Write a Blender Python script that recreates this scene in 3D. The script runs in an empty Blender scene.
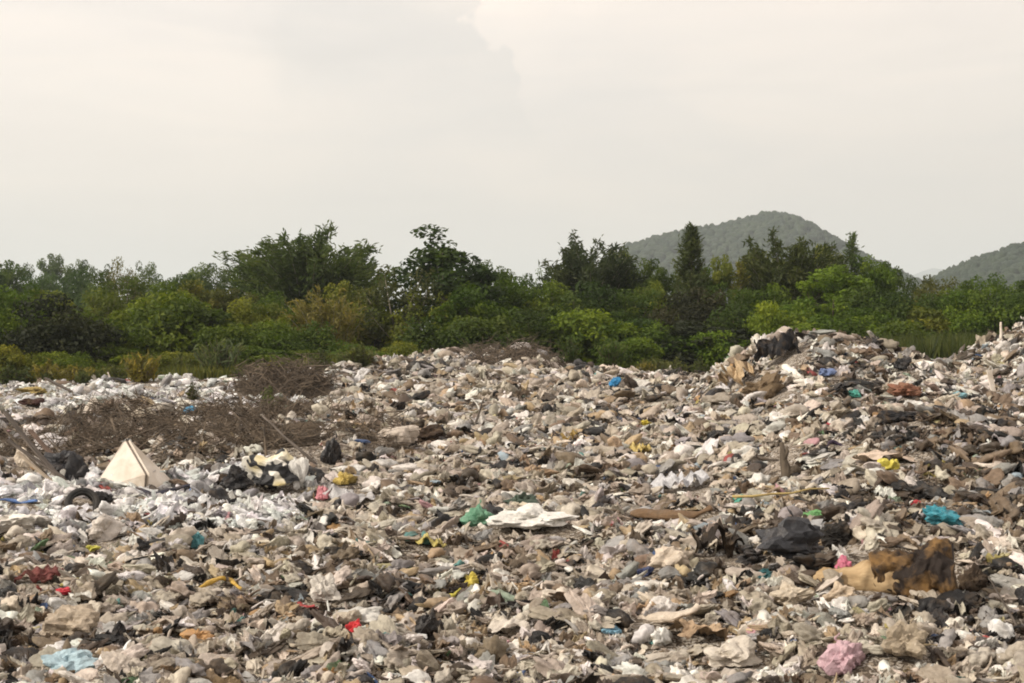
import bpy, bmesh, math, random
import numpy as np
from mathutils import Vector, Matrix

# ------------------------------------------------------------------ camera, light, exposure
SC = bpy.context.scene
COL = SC.collection
H_CAM, FPX, HORIZON = 2.5, 1422.0, 330.0
PITCH = math.atan((341.5 - HORIZON) / FPX)
cam_d = bpy.data.cameras.new("camera"); cam = bpy.data.objects.new("camera", cam_d); COL.objects.link(cam)
cam_d.sensor_width = 36.0; cam_d.lens = 36.0 * FPX / 1024.0
cam_d.clip_start = 0.1; cam_d.clip_end = 60000
cam.location = (0, 0, H_CAM); cam.rotation_euler = (math.pi / 2 - PITCH, 0, 0)
SC.camera = cam

SUN_EL, SUN_AZ = math.radians(33), math.radians(-114)       # azimuth from +Y, clockwise
s_dir = Vector((math.cos(SUN_EL) * math.sin(SUN_AZ), math.cos(SUN_EL) * math.cos(SUN_AZ), math.sin(SUN_EL)))
sun_d = bpy.data.lights.new("sun", 'SUN'); sun = bpy.data.objects.new("sun", sun_d); COL.objects.link(sun)
sun_d.energy = 4.4; sun_d.angle = math.radians(4.0); sun_d.color = (1.0, 0.92, 0.80)
sun.rotation_euler = (-s_dir).to_track_quat('-Z', 'Y').to_euler()

W = bpy.data.worlds.new("World"); SC.world = W; W.use_nodes = True
wn, wl = W.node_tree.nodes, W.node_tree.links
wn.clear()
def N(nt, t, **kw):
    n = nt.nodes.new(t)
    for k, v in kw.items():
        setattr(n, k, v)
    return n
def math_node(nt, op, a, b=None, c=None, clamp=False):
    n = nt.nodes.new('ShaderNodeMath'); n.operation = op; n.use_clamp = clamp
    for i, v in enumerate((a, b, c)):
        if v is None: continue
        if isinstance(v, (int, float)): n.inputs[i].default_value = v
        else: nt.links.new(v, n.inputs[i])
    return n.outputs[0]
def mix_rgb(nt, fac, a, b, mode='MIX'):
    n = nt.nodes.new('ShaderNodeMix'); n.data_type = 'RGBA'; n.blend_type = mode
    for sock, v in ((n.inputs[0], fac), (n.inputs[6], a), (n.inputs[7], b)):
        if isinstance(v, (int, float)): sock.default_value = v
        elif isinstance(v, tuple): sock.default_value = v + (1,) if len(v) == 3 else v
        else: nt.links.new(v, sock)
    return n.outputs[2]
def ramp(nt, fac, stops):
    n = nt.nodes.new('ShaderNodeValToRGB'); cr = n.color_ramp
    while len(cr.elements) < len(stops): cr.elements.new(0.5)
    for e, (p, c) in zip(cr.elements, stops):
        e.position = p; e.color = (c, c, c, 1) if isinstance(c, (int, float)) else c + (1,)
    nt.links.new(fac, n.inputs[0])
    return n.outputs[0]
wt = W.node_tree
sky = N(wt, 'ShaderNodeTexSky', sky_type='NISHITA', sun_disc=False, sun_elevation=SUN_EL, sun_rotation=SUN_AZ,
        air_density=1.5, dust_density=4.0)
tc = N(wt, 'ShaderNodeTexCoord')
mp = N(wt, 'ShaderNodeMapping'); mp.inputs['Scale'].default_value = (1.0, 1.0, 2.6); mp.inputs['Location'].default_value = (0.35, 0.1, 0.2)
wl.new(tc.outputs['Generated'], mp.inputs[0])
nz = N(wt, 'ShaderNodeTexNoise'); nz.inputs['Scale'].default_value = 2.6; nz.inputs['Detail'].default_value = 5; nz.inputs['Roughness'].default_value = 0.5
nz.inputs['Distortion'].default_value = 0.6
wl.new(mp.outputs[0], nz.inputs['Vector'])
cl = ramp(wt, nz.outputs[0], [(0.36, (9.25, 8.75, 8.3)), (0.47, (9.65, 9.05, 8.5)), (0.55, (10.15, 9.4, 8.7)), (0.68, (10.6, 9.75, 8.95))])
# brighter towards the sun and up, a little greyer low on the right
dp = N(wt, 'ShaderNodeVectorMath', operation='DOT_PRODUCT'); wl.new(tc.outputs['Generated'], dp.inputs[0]); dp.inputs[1].default_value = s_dir
glow = math_node(wt, 'MULTIPLY_ADD', dp.outputs['Value'], 0.22, 0.96)
sx = N(wt, 'ShaderNodeSeparateXYZ'); wl.new(tc.outputs['Generated'], sx.inputs[0])
elev = ramp(wt, math_node(wt, 'MAXIMUM', sx.outputs[2], 0.0), [(0.0, (0.895, 0.862, 0.82)), (0.09, (0.965, 0.937, 0.905)), (0.16, (1.07, 1.045, 1.025)), (0.26, (1.20, 1.155, 1.13))])
cl2 = mix_rgb(wt, 1.0, cl, elev, 'MULTIPLY')
# a faint grey cloud bank with a clearer edge on its right side
uu = math_node(wt, 'DIVIDE', sx.outputs[0], math_node(wt, 'MAXIMUM', sx.outputs[1], 0.05))
vv = math_node(wt, 'DIVIDE', sx.outputs[2], math_node(wt, 'MAXIMUM', sx.outputs[1], 0.05))
nb = N(wt, 'ShaderNodeTexNoise'); nb.inputs['Scale'].default_value = 15; nb.inputs['Detail'].default_value = 7; wl.new(tc.outputs['Generated'], nb.inputs['Vector'])
un = math_node(wt, 'MULTIPLY_ADD', nb.outputs[0], 0.22, math_node(wt, 'ADD', uu, -0.11))
def mrange(v, a, b_):
    n = wt.nodes.new('ShaderNodeMapRange'); n.interpolation_type = 'SMOOTHSTEP'; wl.new(v, n.inputs[0]); n.inputs[1].default_value = a; n.inputs[2].default_value = b_
    return n.outputs[0]
slant = math_node(wt, 'MULTIPLY_ADD', vv, 0.35, math_node(wt, 'ADD', un, -0.075))
bank = math_node(wt, 'MULTIPLY', math_node(wt, 'MULTIPLY', mrange(un, -0.20, -0.12), math_node(wt, 'SUBTRACT', 1.0, mrange(slant, -0.015, -0.004))), mrange(vv, 0.10, 0.23))
cl2 = mix_rgb(wt, math_node(wt, 'MULTIPLY', bank, 0.75), cl2, mix_rgb(wt, 1.0, cl2, (0.86, 0.885, 0.90), 'MULTIPLY'))
# thin streaked layers and a brighter rim on the bank's right edge
mp2 = N(wt, 'ShaderNodeMapping'); mp2.inputs['Scale'].default_value = (2.2, 2.2, 13.0); wl.new(tc.outputs['Generated'], mp2.inputs[0])
n2 = N(wt, 'ShaderNodeTexNoise'); n2.inputs['Scale'].default_value = 2.0; n2.inputs['Detail'].default_value = 6; n2.inputs['Distortion'].default_value = 0.8; wl.new(mp2.outputs[0], n2.inputs['Vector'])
cl2 = mix_rgb(wt, 1.0, cl2, ramp(wt, n2.outputs[0], [(.35, (.975, .965, .955)), (.5, (1.01, .998, .985)), (.65, (1.045, 1.022, 1.0))]), 'MULTIPLY')
rim = math_node(wt, 'MULTIPLY', math_node(wt, 'MULTIPLY', mrange(slant, -0.015, -0.004), math_node(wt, 'SUBTRACT', 1.0, mrange(slant, 0.0, 0.09))), mrange(vv, 0.15, 0.215))
cl2 = mix_rgb(wt, rim, cl2, mix_rgb(wt, 1.0, cl2, (1.06, 1.05, 1.04), 'MULTIPLY'))
cc = N(wt, 'ShaderNodeCombineXYZ')
for i in range(3): wl.new(glow, cc.inputs[i])
cl3 = mix_rgb(wt, 1.0, cl2, cc.outputs[0], 'MULTIPLY')
skymix = mix_rgb(wt, 0.90, sky.outputs[0], cl3)
bg = N(wt, 'ShaderNodeBackground'); bg.inputs['Strength'].default_value = 0.106
wl.new(skymix, bg.inputs[0])
wo = N(wt, 'ShaderNodeOutputWorld'); wl.new(bg.outputs[0], wo.inputs[0])

vs = SC.view_settings
vs.view_transform = 'Standard'; vs.look = 'None'; vs.exposure = 0.0; vs.gamma = 1.0; vs.use_curve_mapping = False
SC.cycles.use_denoising = True
SC.cycles.max_bounces = 6; SC.cycles.diffuse_bounces = 3; SC.cycles.glossy_bounces = 2
SC.cycles.transmission_bounces = 3; SC.cycles.volume_bounces = 1; SC.cycles.transparent_max_bounces = 8
SC.cycles.pixel_filter_type = 'BLACKMAN_HARRIS'; SC.cycles.filter_width = 1.9

# ------------------------------------------------------------------ helpers
def mesh_np(name, V, F, mat, smooth=False, attrs=None, quads=None):
    """V (n,3), F (m,3) triangles and/or quads (k,4) -> mesh datablock"""
    me = bpy.data.meshes.new(name)
    V = np.ascontiguousarray(V, dtype=np.float32)
    loops, starts, tot = [], [], 0
    if F is not None and len(F):
        F = np.asarray(F, dtype=np.int32); loops.append(F.ravel()); starts.append(np.arange(len(F)) * 3); tot = len(F) * 3
    if quads is not None and len(quads):
        Q = np.asarray(quads, dtype=np.int32); loops.append(Q.ravel()); starts.append(tot + np.arange(len(Q)) * 4)
    L = np.concatenate(loops).astype(np.int32); S = np.concatenate(starts).astype(np.int32)
    me.vertices.add(len(V)); me.vertices.foreach_set("co", V.ravel())
    me.loops.add(len(L)); me.loops.foreach_set("vertex_index", L)
    me.polygons.add(len(S)); me.polygons.foreach_set("loop_start", S)
    me.update(calc_edges=True)
    me.polygons.foreach_set("use_smooth", np.full(len(S), bool(smooth)) if np.isscalar(smooth) else np.asarray(smooth, bool))
    for nm, arr in (attrs or {}).items():
        arr = np.asarray(arr, dtype=np.float32)
        if arr.ndim == 1:
            a = me.attributes.new(nm, 'FLOAT', 'POINT'); a.data.foreach_set("value", arr)
        else:
            if arr.shape[1] == 3: arr = np.hstack([arr, np.ones((len(arr), 1), np.float32)])
            a = me.attributes.new(nm, 'FLOAT_COLOR', 'POINT'); a.data.foreach_set("color", arr.ravel())
    if mat: me.materials.append(mat)
    return me
def link(name, me, parent=None, loc=None):
    o = bpy.data.objects.new(name, me); COL.objects.link(o)
    if parent: o.parent = parent
    if loc is not None: o.location = loc
    return o
def empty(name, loc, rz=0.0, scale=1.0):
    o = bpy.data.objects.new(name, None); COL.objects.link(o)
    o.location = loc; o.rotation_euler = (0, 0, rz); o.scale = (scale,) * 3 if isinstance(scale, (int, float)) else scale
    o.empty_display_size = 0.2
    return o
def tag(o, label=None, cat=None, group=None, kind=None):
    if label: o['label'] = label
    if cat: o['category'] = cat
    if group: o['group'] = group
    if kind: o['kind'] = kind
    return o
def tint(o, c):
    o['tint'] = [float(c[0]), float(c[1]), float(c[2])]
    return o

def hash2(ix, iy, s):
    v = np.sin(ix * 127.1 + iy * 311.7 + s * 74.7) * 43758.5453
    return v - np.floor(v)
def vnoise(x, y, s=0):
    ix, iy = np.floor(x), np.floor(y); fx, fy = x - ix, y - iy
    fx = fx * fx * (3 - 2 * fx); fy = fy * fy * (3 - 2 * fy)
    a, b = hash2(ix, iy, s), hash2(ix + 1, iy, s)
    c, d = hash2(ix, iy + 1, s), hash2(ix + 1, iy + 1, s)
    return (a + (b - a) * fx) * (1 - fy) + (c + (d - c) * fx) * fy
def sstep(a, b, x):
    t = np.clip((x - a) / (b - a), 0, 1); return t * t * (3 - 2 * t)
def bump1(y, c, f, b):
    d = y - c; return np.exp(-(np.where(d < 0, d / f, d / b)) ** 2)

def brush_zone(x, y):
    r = x / np.maximum(y, 1.0)
    z1 = sstep(-.315, -.27, r) * (1 - sstep(-.11, -.075, r)) * sstep(24.5, 27, y) * (1 - sstep(36, 40, y))
    z2 = sstep(-.22, -.19, r) * (1 - sstep(-.135, -.11, r)) * sstep(48, 52, y) * (1 - sstep(58, 62, y))
    return np.maximum(z1, z2)
def height(x, y):
    x = np.asarray(x, float); y = np.asarray(y, float)
    # high heap on the right, at about 46 m
    A = np.interp(x, [4.2, 6, 7, 8.3, 9, 11.4, 12.6, 13.8, 15, 16.6, 20, 26, 36], [0, .5, 1.1, 1.95, 2.05, 1.85, 1.5, 1.02, 1.5, 2.3, 2.6, 2.0, 0])
    h = A * bump1(y, 46, 7.5, 5)
    # nearer heap in front of it
    B = np.interp(x, [2.6, 4.0, 5.0, 6.6, 7.6, 8.9, 11, 14], [0, .22, .62, 1.12, .95, .7, .45, 0])
    h = np.maximum(h, B * bump1(y, 25.5, 6, 3.4))
    h = h + .42 * np.exp(-((x - 4.4) / 2.0) ** 2 - ((y - 15.0) / 1.6) ** 2)
    h = h + .30 * np.exp(-((x - 3.6) / 1.6) ** 2 - ((y - 19.0) / 1.4) ** 2)
    h = h + .20 * np.exp(-((x + 6.0) / 3.6) ** 2 - ((y - 21.5) / 1.2) ** 2)
    # far edge ridge
    F = np.interp(x, [-40, -27, -19, -14, -8.5, -3.3, 1, 2.5, 4.6, 8.9, 14, 30], [-.5, -.45, -.3, .15, .55, 1.05, 1.1, .4, .1, -.05, 0, .1])
    h = h + F * bump1(y, 75, 9, 4)
    h = h + .35 * brush_zone(x, y)
    fade = sstep(4, 9, y) * (1 - sstep(84, 96, y)) * (1 - sstep(48, 62, np.abs(x)))
    n = (vnoise(x * .28, y * .28, 1) - .5) * .42 + (vnoise(x * .75, y * .75, 2) - .5) * .32 + (vnoise(x * 1.9, y * 1.9, 3) - .5) * .20
    return h * fade + n * fade
def ray(px, py):
    u, v = (px - 512) / FPX, (341.5 - py) / FPX
    c, s = math.cos(PITCH), math.sin(PITCH)
    return np.array([u, c + v * s, -s + v * c])
def at_ground(px, py, dmax=110.0):
    d = ray(px, py); ts = np.arange(6.0, dmax, 0.04)
    P = np.array([0, 0, H_CAM]) + ts[:, None] * d
    below = np.nonzero(P[:, 2] <= height(P[:, 0], P[:, 1]))[0]
    i = below[0] if len(below) else len(ts) - 1
    return Vector(P[i])
def project(p):
    c, s = math.cos(PITCH), math.sin(PITCH)
    z = p[2] - H_CAM
    f = p[1] * c - z * s; up = p[1] * s + z * c
    return 512 + FPX * p[0] / f, 341.5 - FPX * up / f

# ------------------------------------------------------------------ materials
def new_mat(name):
    m = bpy.data.materials.new(name); m.use_nodes = True
    nt = m.node_tree; b = nt.nodes['Principled BSDF']; o = nt.nodes['Material Output']
    return m, nt, b, o
def noise(nt, scale, detail=3, vec=None, rough=0.55, dist=0.0):
    n = nt.nodes.new('ShaderNodeTexNoise'); n.inputs['Scale'].default_value = scale; n.inputs['Detail'].default_value = detail
    n.inputs['Roughness'].default_value = rough; n.inputs['Distortion'].default_value = dist
    if vec is not None: nt.links.new(vec, n.inputs['Vector'])
    return n.outputs[0]
def bump(nt, b, hgt, strength=0.5, dist=0.02):
    n = nt.nodes.new('ShaderNodeBump'); n.inputs['Strength'].default_value = strength; n.inputs['Distance'].default_value = dist
    nt.links.new(hgt, n.inputs['Height']); nt.links.new(n.outputs[0], b.inputs['Normal'])
def attr(nt, name, kind):
    n = nt.nodes.new('ShaderNodeAttribute'); n.attribute_name = name; n.attribute_type = kind
    return n
def film_material(name, kind, rough=0.5, soil=.85, transl=0.24, spec=0.35):
    m, nt, b, o = new_mat(name)
    a = attr(nt, 'tint', kind)
    g = nt.nodes.new('ShaderNodeNewGeometry'); pos = g.outputs['Position']
    st = ramp(nt, noise(nt, 5.0, 4, pos, .62, .4), [(.48, 0.0), (.66, .58 * soil)])
    rv = ramp(nt, noise(nt, 11.0, 2, pos), [(.35, rough * .6), (.65, min(1.0, rough * 1.25))]); nt.links.new(rv, b.inputs['Roughness'])
    c1 = mix_rgb(nt, st, a.outputs['Color'], (.13, .092, .058))
    v = ramp(nt, noise(nt, 19.0, 3, pos, .6), [(.3, .76), (.7, 1.12)])
    c2 = mix_rgb(nt, 1.0, c1, v, 'MULTIPLY')
    nt.links.new(c2, b.inputs['Base Color'])
    b.inputs['Specular IOR Level'].default_value = spec
    bump(nt, b, noise(nt, 34.0, 3, pos, .6, 1.2), .55, .02)
    if transl:
        t = nt.nodes.new('ShaderNodeBsdfTranslucent'); nt.links.new(c2, t.inputs[0])
        mx = nt.nodes.new('ShaderNodeMixShader'); mx.inputs[0].default_value = transl
        nt.links.new(b.outputs[0], mx.inputs[1]); nt.links.new(t.outputs[0], mx.inputs[2]); nt.links.new(mx.outputs[0], o.inputs[0])
    return m
M_FILM = film_material('thin_plastic_film', 'OBJECT')
M_LITTER = film_material('litter_film', 'GEOMETRY')
M_CLOTH = film_material('dirty_cloth', 'OBJECT', .9, .9, 0.0, .15)
M_CLEAN = film_material('cleaner_plastic', 'OBJECT', .42, .35, .14)
def solid_material(name, col, col2, scale=6.0, rough=.8, stretch=(1, 1, 1), bstr=.5, bscale=30, coords='Object', lo=.38, hi=.62):
    m, nt, b, o = new_mat(name)
    t = nt.nodes.new('ShaderNodeTexCoord'); mpn = nt.nodes.new('ShaderNodeMapping'); mpn.inputs['Scale'].default_value = stretch
    nt.links.new(t.outputs[coords], mpn.inputs[0])
    f = ramp(nt, noise(nt, scale, 5, mpn.outputs[0], .6, .3), [(lo, 0.0), (hi, 1.0)])
    nt.links.new(mix_rgb(nt, f, col, col2), b.inputs['Base Color']); b.inputs['Roughness'].default_value = rough
    b.inputs['Specular IOR Level'].default_value = .25
    if bstr: bump(nt, b, noise(nt, bscale, 4, mpn.outputs[0], .6), bstr, .02)
    return m
M_TWIG = solid_material('dry_twigs', (.15, .115, .082), (.055, .044, .034), 3, .9, bstr=0)
M_WOOD = solid_material('weathered_wood', (.15, .125, .105), (.07, .058, .048), 5, .85, (.6, 8, 8))
M_PALEWOOD = solid_material('pale_wood', (.5, .42, .32), (.36, .28, .2), 5, .8, (.6, 8, 8))
M_BOARD = solid_material('cream_board', (.66, .595, .52), (.50, .43, .35), 3.2, .75, bstr=.15, bscale=12)
M_BROWNBOARD = solid_material('brown_board', (.14, .095, .07), (.09, .06, .045), 3, .8)
M_RUBBER = solid_material('black_rubber', (.022, .022, .022), (.05, .045, .04), 6, .75)
M_CHAR = solid_material('charred_wood', (.22, .125, .045), (.020, .014, .011), 3.6, .8, (1, 1, 1), 1.0, 14, lo=.34, hi=.56)
M_PALELOG = solid_material('peeled_wood', (.40, .29, .165), (.27, .18, .09), 3.5, .75, (.5, 3, 3), .6, 9)
M_BARK = solid_material('tree_bark', (.12, .095, .07), (.07, .055, .04), 4, .9, (3, 3, .6), .6, 12)
M_PALEBARK = solid_material('pale_bark', (.30, .27, .21), (.2, .17, .13), 4, .9, (3, 3, .6), .4, 12)

def patch_material():
    m, nt, b, o = new_mat('black_and_white_patches')
    t = nt.nodes.new('ShaderNodeTexCoord')
    f = ramp(nt, noise(nt, 3.6, 1, t.outputs['Object'], .4, .8), [(.51, 0.0), (.53, 1.0)])
    f2 = ramp(nt, noise(nt, 1.4, 2, t.outputs['Object'], .5, .0), [(.45, 0.0), (.6, 1.0)])
    nt.links.new(mix_rgb(nt, f, (.02, .02, .022), mix_rgb(nt, f2, (.72, .69, .62), (.55, .45, .2))), b.inputs['Base Color'])
    b.inputs['Roughness'].default_value = .7
    return m
M_PATCH = patch_material()

def leaf_material():
    m, nt, b, o = new_mat('leaves')
    a = attr(nt, 'tint', 'OBJECT'); tone = attr(nt, 'tone', 'GEOMETRY')
    v = ramp(nt, tone.outputs['Fac'], [(0.0, (.55, .62, .6)), (.5, (1.0, 1.0, 1.0)), (1.0, (1.75, 1.5, 1.15))])
    c = mix_rgb(nt, 1.0, a.outputs['Color'], v, 'MULTIPLY')
    nt.links.new(c, b.inputs['Base Color']); b.inputs['Roughness'].default_value = .6; b.inputs['Specular IOR Level'].default_value = .2
    t = nt.nodes.new('ShaderNodeBsdfTranslucent'); nt.links.new(mix_rgb(nt, 1.0, c, (1.3, 1.35, .6), 'MULTIPLY'), t.inputs[0])
    mx = nt.nodes.new('ShaderNodeMixShader'); mx.inputs[0].default_value = .36
    nt.links.new(b.outputs[0], mx.inputs[1]); nt.links.new(t.outputs[0], mx.inputs[2]); nt.links.new(mx.outputs[0], o.inputs[0])
    return m
M_LEAF = leaf_material()
M_FOREST = solid_material('far_forest_canopy', (.018, .030, .018), (.030, .044, .022), .035, .8, bstr=0, coords='Object')

def ground_material():
    m, nt, b, o = new_mat('landfill_soil')
    g = nt.nodes.new('ShaderNodeNewGeometry'); pos = g.outputs['Position']
    f = ramp(nt, noise(nt, 1.6, 6, pos, .65, .5), [(.35, 0.0), (.62, 1.0)])
    soil = mix_rgb(nt, f, (.045, .034, .025), (.15, .118, .088))
    f2 = ramp(nt, noise(nt, 9, 4, pos, .7), [(.5, 0.0), (.7, .7)])
    soil = mix_rgb(nt, f2, soil, (.26, .22, .17))
    vo = nt.nodes.new('ShaderNodeTexVoronoi'); vo.inputs['Scale'].default_value = 13.0
    wv = nt.nodes.new('ShaderNodeVectorMath'); wv.operation = 'ADD'
    nn = nt.nodes.new('ShaderNodeTexNoise'); nn.inputs['Scale'].default_value = 7; nt.links.new(pos, nn.inputs['Vector'])
    nt.links.new(pos, wv.inputs[0]); nt.links.new(nn.outputs['Color'], wv.inputs[1]); nt.links.new(wv.outputs[0], vo.inputs['Vector'])
    sp = nt.nodes.new('ShaderNodeSeparateColor'); nt.links.new(vo.outputs['Color'], sp.inputs[0])
    cellc = ramp(nt, sp.outputs[0], [(0.0, (.30, .25, .19)), (.45, (.42, .36, .29)), (.75, (.55, .50, .44)), (1.0, (.64, .6, .55))])
    cm = ramp(nt, sp.outputs[1], [(.50, 0.0), (.52, .85)])
    soil = mix_rgb(nt, cm, soil, cellc)
    br = attr(nt, 'brush', 'GEOMETRY')
    soil = mix_rgb(nt, br.outputs['Fac'], soil, mix_rgb(nt, f, (.05, .037, .026), (.10, .074, .05)))
    gr = attr(nt, 'green', 'GEOMETRY')
    f3 = ramp(nt, noise(nt, .5, 5, pos, .6), [(.35, 0.0), (.65, 1.0)])
    c = mix_rgb(nt, gr.outputs['Fac'], soil, mix_rgb(nt, f3, (.035, .05, .016), (.08, .085, .03)))
    nt.links.new(c, b.inputs['Base Color']); b.inputs['Roughness'].default_value = .95; b.inputs['Specular IOR Level'].default_value = .15
    bump(nt, b, noise(nt, 14, 5, pos, .7), 1.0, .08)
    return m
M_GROUND = ground_material()

# ------------------------------------------------------------------ ground, hills, haze
def grid_mesh(xs, ys, Z):
    nx, ny = len(xs), len(ys)
    X, Y = np.meshgrid(xs, ys)
    V = np.stack([X.ravel(), Y.ravel(), Z.ravel()], 1)
    i = np.arange(nx * ny).reshape(ny, nx)
    Q = np.stack([i[:-1, :-1].ravel(), i[:-1, 1:].ravel(), i[1:, 1:].ravel(), i[1:, :-1].ravel()], 1)
    return V, Q
far = np.array([110, 160, 260, 500, 1000, 2000, 4000, 8000, 16000.])
xs = np.concatenate([-far[::-1], np.linspace(-62, 62, 420), far])
ys = np.concatenate([[-6000, -2000, -600, -200, -60, -20, -8], np.linspace(-2, 30, 200), np.linspace(30.25, 96, 260), [104, 120, 160, 240, 400, 800, 1600, 3200, 6400, 12000, 20000]])
X, Y = np.meshgrid(xs, ys)
Z = height(X, Y)
V, Q = grid_mesh(xs, ys, Z)
green = np.maximum(sstep(78, 86, Y + (vnoise(X * .3, Y * .3, 9) - .5) * 8), sstep(52, 62, np.abs(X))).ravel()
ground = link('ground', mesh_np('ground', V, None, M_GROUND, True, {'green': green, 'brush': brush_zone(X, Y).ravel()}, Q))
tag(ground, kind='structure')

RNG = np.random.default_rng(11)
def ico(sub):
    bm = bmesh.new(); bmesh.ops.create_icosphere(bm, subdivisions=sub, radius=1.0)
    bm.verts.ensure_lookup_table()
    V = np.array([v.co[:] for v in bm.verts]); F = np.array([[v.index for v in f.verts] for f in bm.faces]); bm.free()
    return V, F
ICO = {k: ico(k) for k in (1, 2, 3, 4)}

def hill(name, D, prof_px, prof_y, depth, extra, seed, crown=(7, 12), n=5200):
    """a hill ridge whose crest follows the given silhouette when built D metres away; crowns of its forest in one mesh"""
    xs_c = (np.array(prof_px, float) - 512) / FPX * D
    zs_c = np.maximum(H_CAM + (HORIZON - np.array(prof_y, float)) / FPX * D - extra, 0)
    xs_ = np.linspace(xs_c[0], xs_c[-1], 140); ys_ = np.linspace(D - depth, D + depth, 60)
    def hz(x, y):
        t = np.clip(np.abs(y - D) / depth, 0, 1)
        prof = .5 + .5 * np.cos(math.pi * t)
        return np.interp(x, xs_c, zs_c) * prof * (1 - .25 * (vnoise(x / 70., y / 70., seed)) * t * 2) - 2 * t
    Xh, Yh = np.meshgrid(xs_, ys_)
    Vh, Qh = grid_mesh(xs_, ys_, hz(Xh, Yh))
    tag(link(name, mesh_np(name, Vh, None, M_FOREST, True, None, Qh)), kind='structure')
    r = np.random.default_rng(seed)
    px_ = r.uniform(xs_c[0], xs_c[-1], n); py_ = D + depth * (r.uniform(-1, .25, n))
    sc = r.uniform(*crown, n)
    keep = np.interp(px_, xs_c, zs_c) > 3
    px_, py_, sc = px_[keep], py_[keep], sc[keep]
    B, Fb = ICO[2]
    Vs, Fs = [], []
    for i in range(len(px_)):
        d = B * (1 + .28 * np.sin(B[:, [1, 2, 0]] * r.uniform(2, 5, 3) + r.uniform(0, 6, 3)).sum(1, keepdims=True) * .5 + r.normal(0, .09, (len(B), 1)))
        tall = r.uniform(.7, 1.25)
        d = d * np.array([1, 1, tall]) * sc[i] * .55
        z = hz(px_[i], py_[i])
        Vs.append(d + np.array([px_[i], py_[i], z + sc[i] * .25])); Fs.append(Fb + i * len(B))
    tag(link(name + '_forest', mesh_np(name + '_forest', np.concatenate(Vs), np.concatenate(Fs), M_FOREST, True)),
        'dense forest canopy covering the %s' % ('hazy pointed hill' if seed == 3 else 'hazy hill at the frame edge'), 'forest', kind='stuff')
hill('hill', 1700, [575, 602, 616, 626, 650, 690, 722, 748, 768, 788, 812, 832, 855, 875, 897, 930, 960],
     [310, 280, 256, 246, 239, 230, 225, 217, 212, 215, 228, 239, 252, 263, 274, 290, 320], 420, 5, 3, (3.5, 10), 10000)
hill('hill_slope', 1150, [915, 935, 955, 972, 990, 1008, 1024, 1060, 1110, 1170, 1260], [300, 282, 270, 262, 253, 247, 244, 240, 236, 250, 300], 260, 5, 5, (3.5, 9), 6000)
xr = np.linspace(1500, 6200, 60); Dr = 11000
zr = np.interp(xr, [1500, 2400, 2950, 3300, 3600, 4300, 6200], [0, 260, 410, 470, 440, 420, 0]) + (vnoise(xr / 180, xr * 0, 4) - .5) * 60
yr = np.array([Dr - 900, Dr, Dr + 900.])
Vr, Qr = grid_mesh(xr, yr, np.stack([zr * 0, zr, zr * 0]))
tag(link('distant_ridge', mesh_np('distant_ridge', Vr, None, M_FOREST, True, None, Qr)), kind='structure')

m, nt, b, o = new_mat('thin_haze')
pv = nt.nodes.new('ShaderNodeVolumePrincipled'); pv.inputs['Color'].default_value = (.83, .90, .96, 1); pv.inputs['Density'].default_value = 1.6e-4
pv.inputs['Anisotropy'].default_value = 0.1
nt.nodes.remove(b); nt.links.new(pv.outputs[0], o.inputs['Volume'])
bm = bmesh.new(); bmesh.ops.create_cube(bm, size=1.0)
for v in bm.verts:
    v.co = Vector((v.co.x * 34000, v.co.y * 28000 + 7000, -3 if v.co.z < 0 else 620))
me = bpy.data.meshes.new('haze'); bm.to_mesh(me); bm.free(); me.materials.append(m)
tag(link('haze', me), 'thin pale haze over the whole landfill', 'haze', kind='stuff')

# ------------------------------------------------------------------ tubes, boxes
def tube(pts, rad, sides=6, cap=True):
    pts = np.asarray(pts, float); n = len(pts)
    rad = np.broadcast_to(np.asarray(rad, float), (n,))
    T = np.gradient(pts, axis=0); T /= np.linalg.norm(T, axis=1, keepdims=True) + 1e-9
    ref = np.array([0, 0, 1.0]) if abs(T[:, 2]).mean() < .8 else np.array([1.0, 0, 0])
    A = np.cross(T, ref); A /= np.linalg.norm(A, axis=1, keepdims=True) + 1e-9
    B = np.cross(T, A)
    th = np.arange(sides) / sides * 2 * math.pi
    V = pts[:, None] + rad[:, None, None] * (A[:, None] * np.cos(th)[None, :, None] + B[:, None] * np.sin(th)[None, :, None])
    V = V.reshape(-1, 3); F = []
    i = np.arange(n * sides).reshape(n, sides); j = np.roll(i, -1, 1)
    a, b_, c, d = i[:-1].ravel(), j[:-1].ravel(), j[1:].ravel(), i[1:].ravel()
    F = np.concatenate([np.stack([a, b_, c], 1), np.stack([a, c, d], 1)])
    if cap:
        k = len(V); V = np.vstack([V, pts[:1], pts[-1:]])
        e0 = np.stack([j[0], i[0], np.full(sides, k)], 1); e1 = np.stack([i[-1], j[-1], np.full(sides, k + 1)], 1)
        F = np.concatenate([F, e0, e1])
    return V, F
class MB:
    def __init__(s): s.V, s.F, s.n, s.A = [], [], 0, []
    def add(s, V, F, a=None):
        s.V.append(V); s.F.append(np.asarray(F) + s.n); s.n += len(V)
        if a is not None: s.A.append(np.full(len(V), a) if np.isscalar(a) else a)
        return s
    def build(s, name, mat, parent=None, smooth=True, attr_name=None):
        at = {attr_name: np.concatenate(s.A)} if attr_name and s.A else None
        return link(name, mesh_np(name, np.concatenate(s.V), np.concatenate(s.F), mat, smooth, at), parent)
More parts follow.
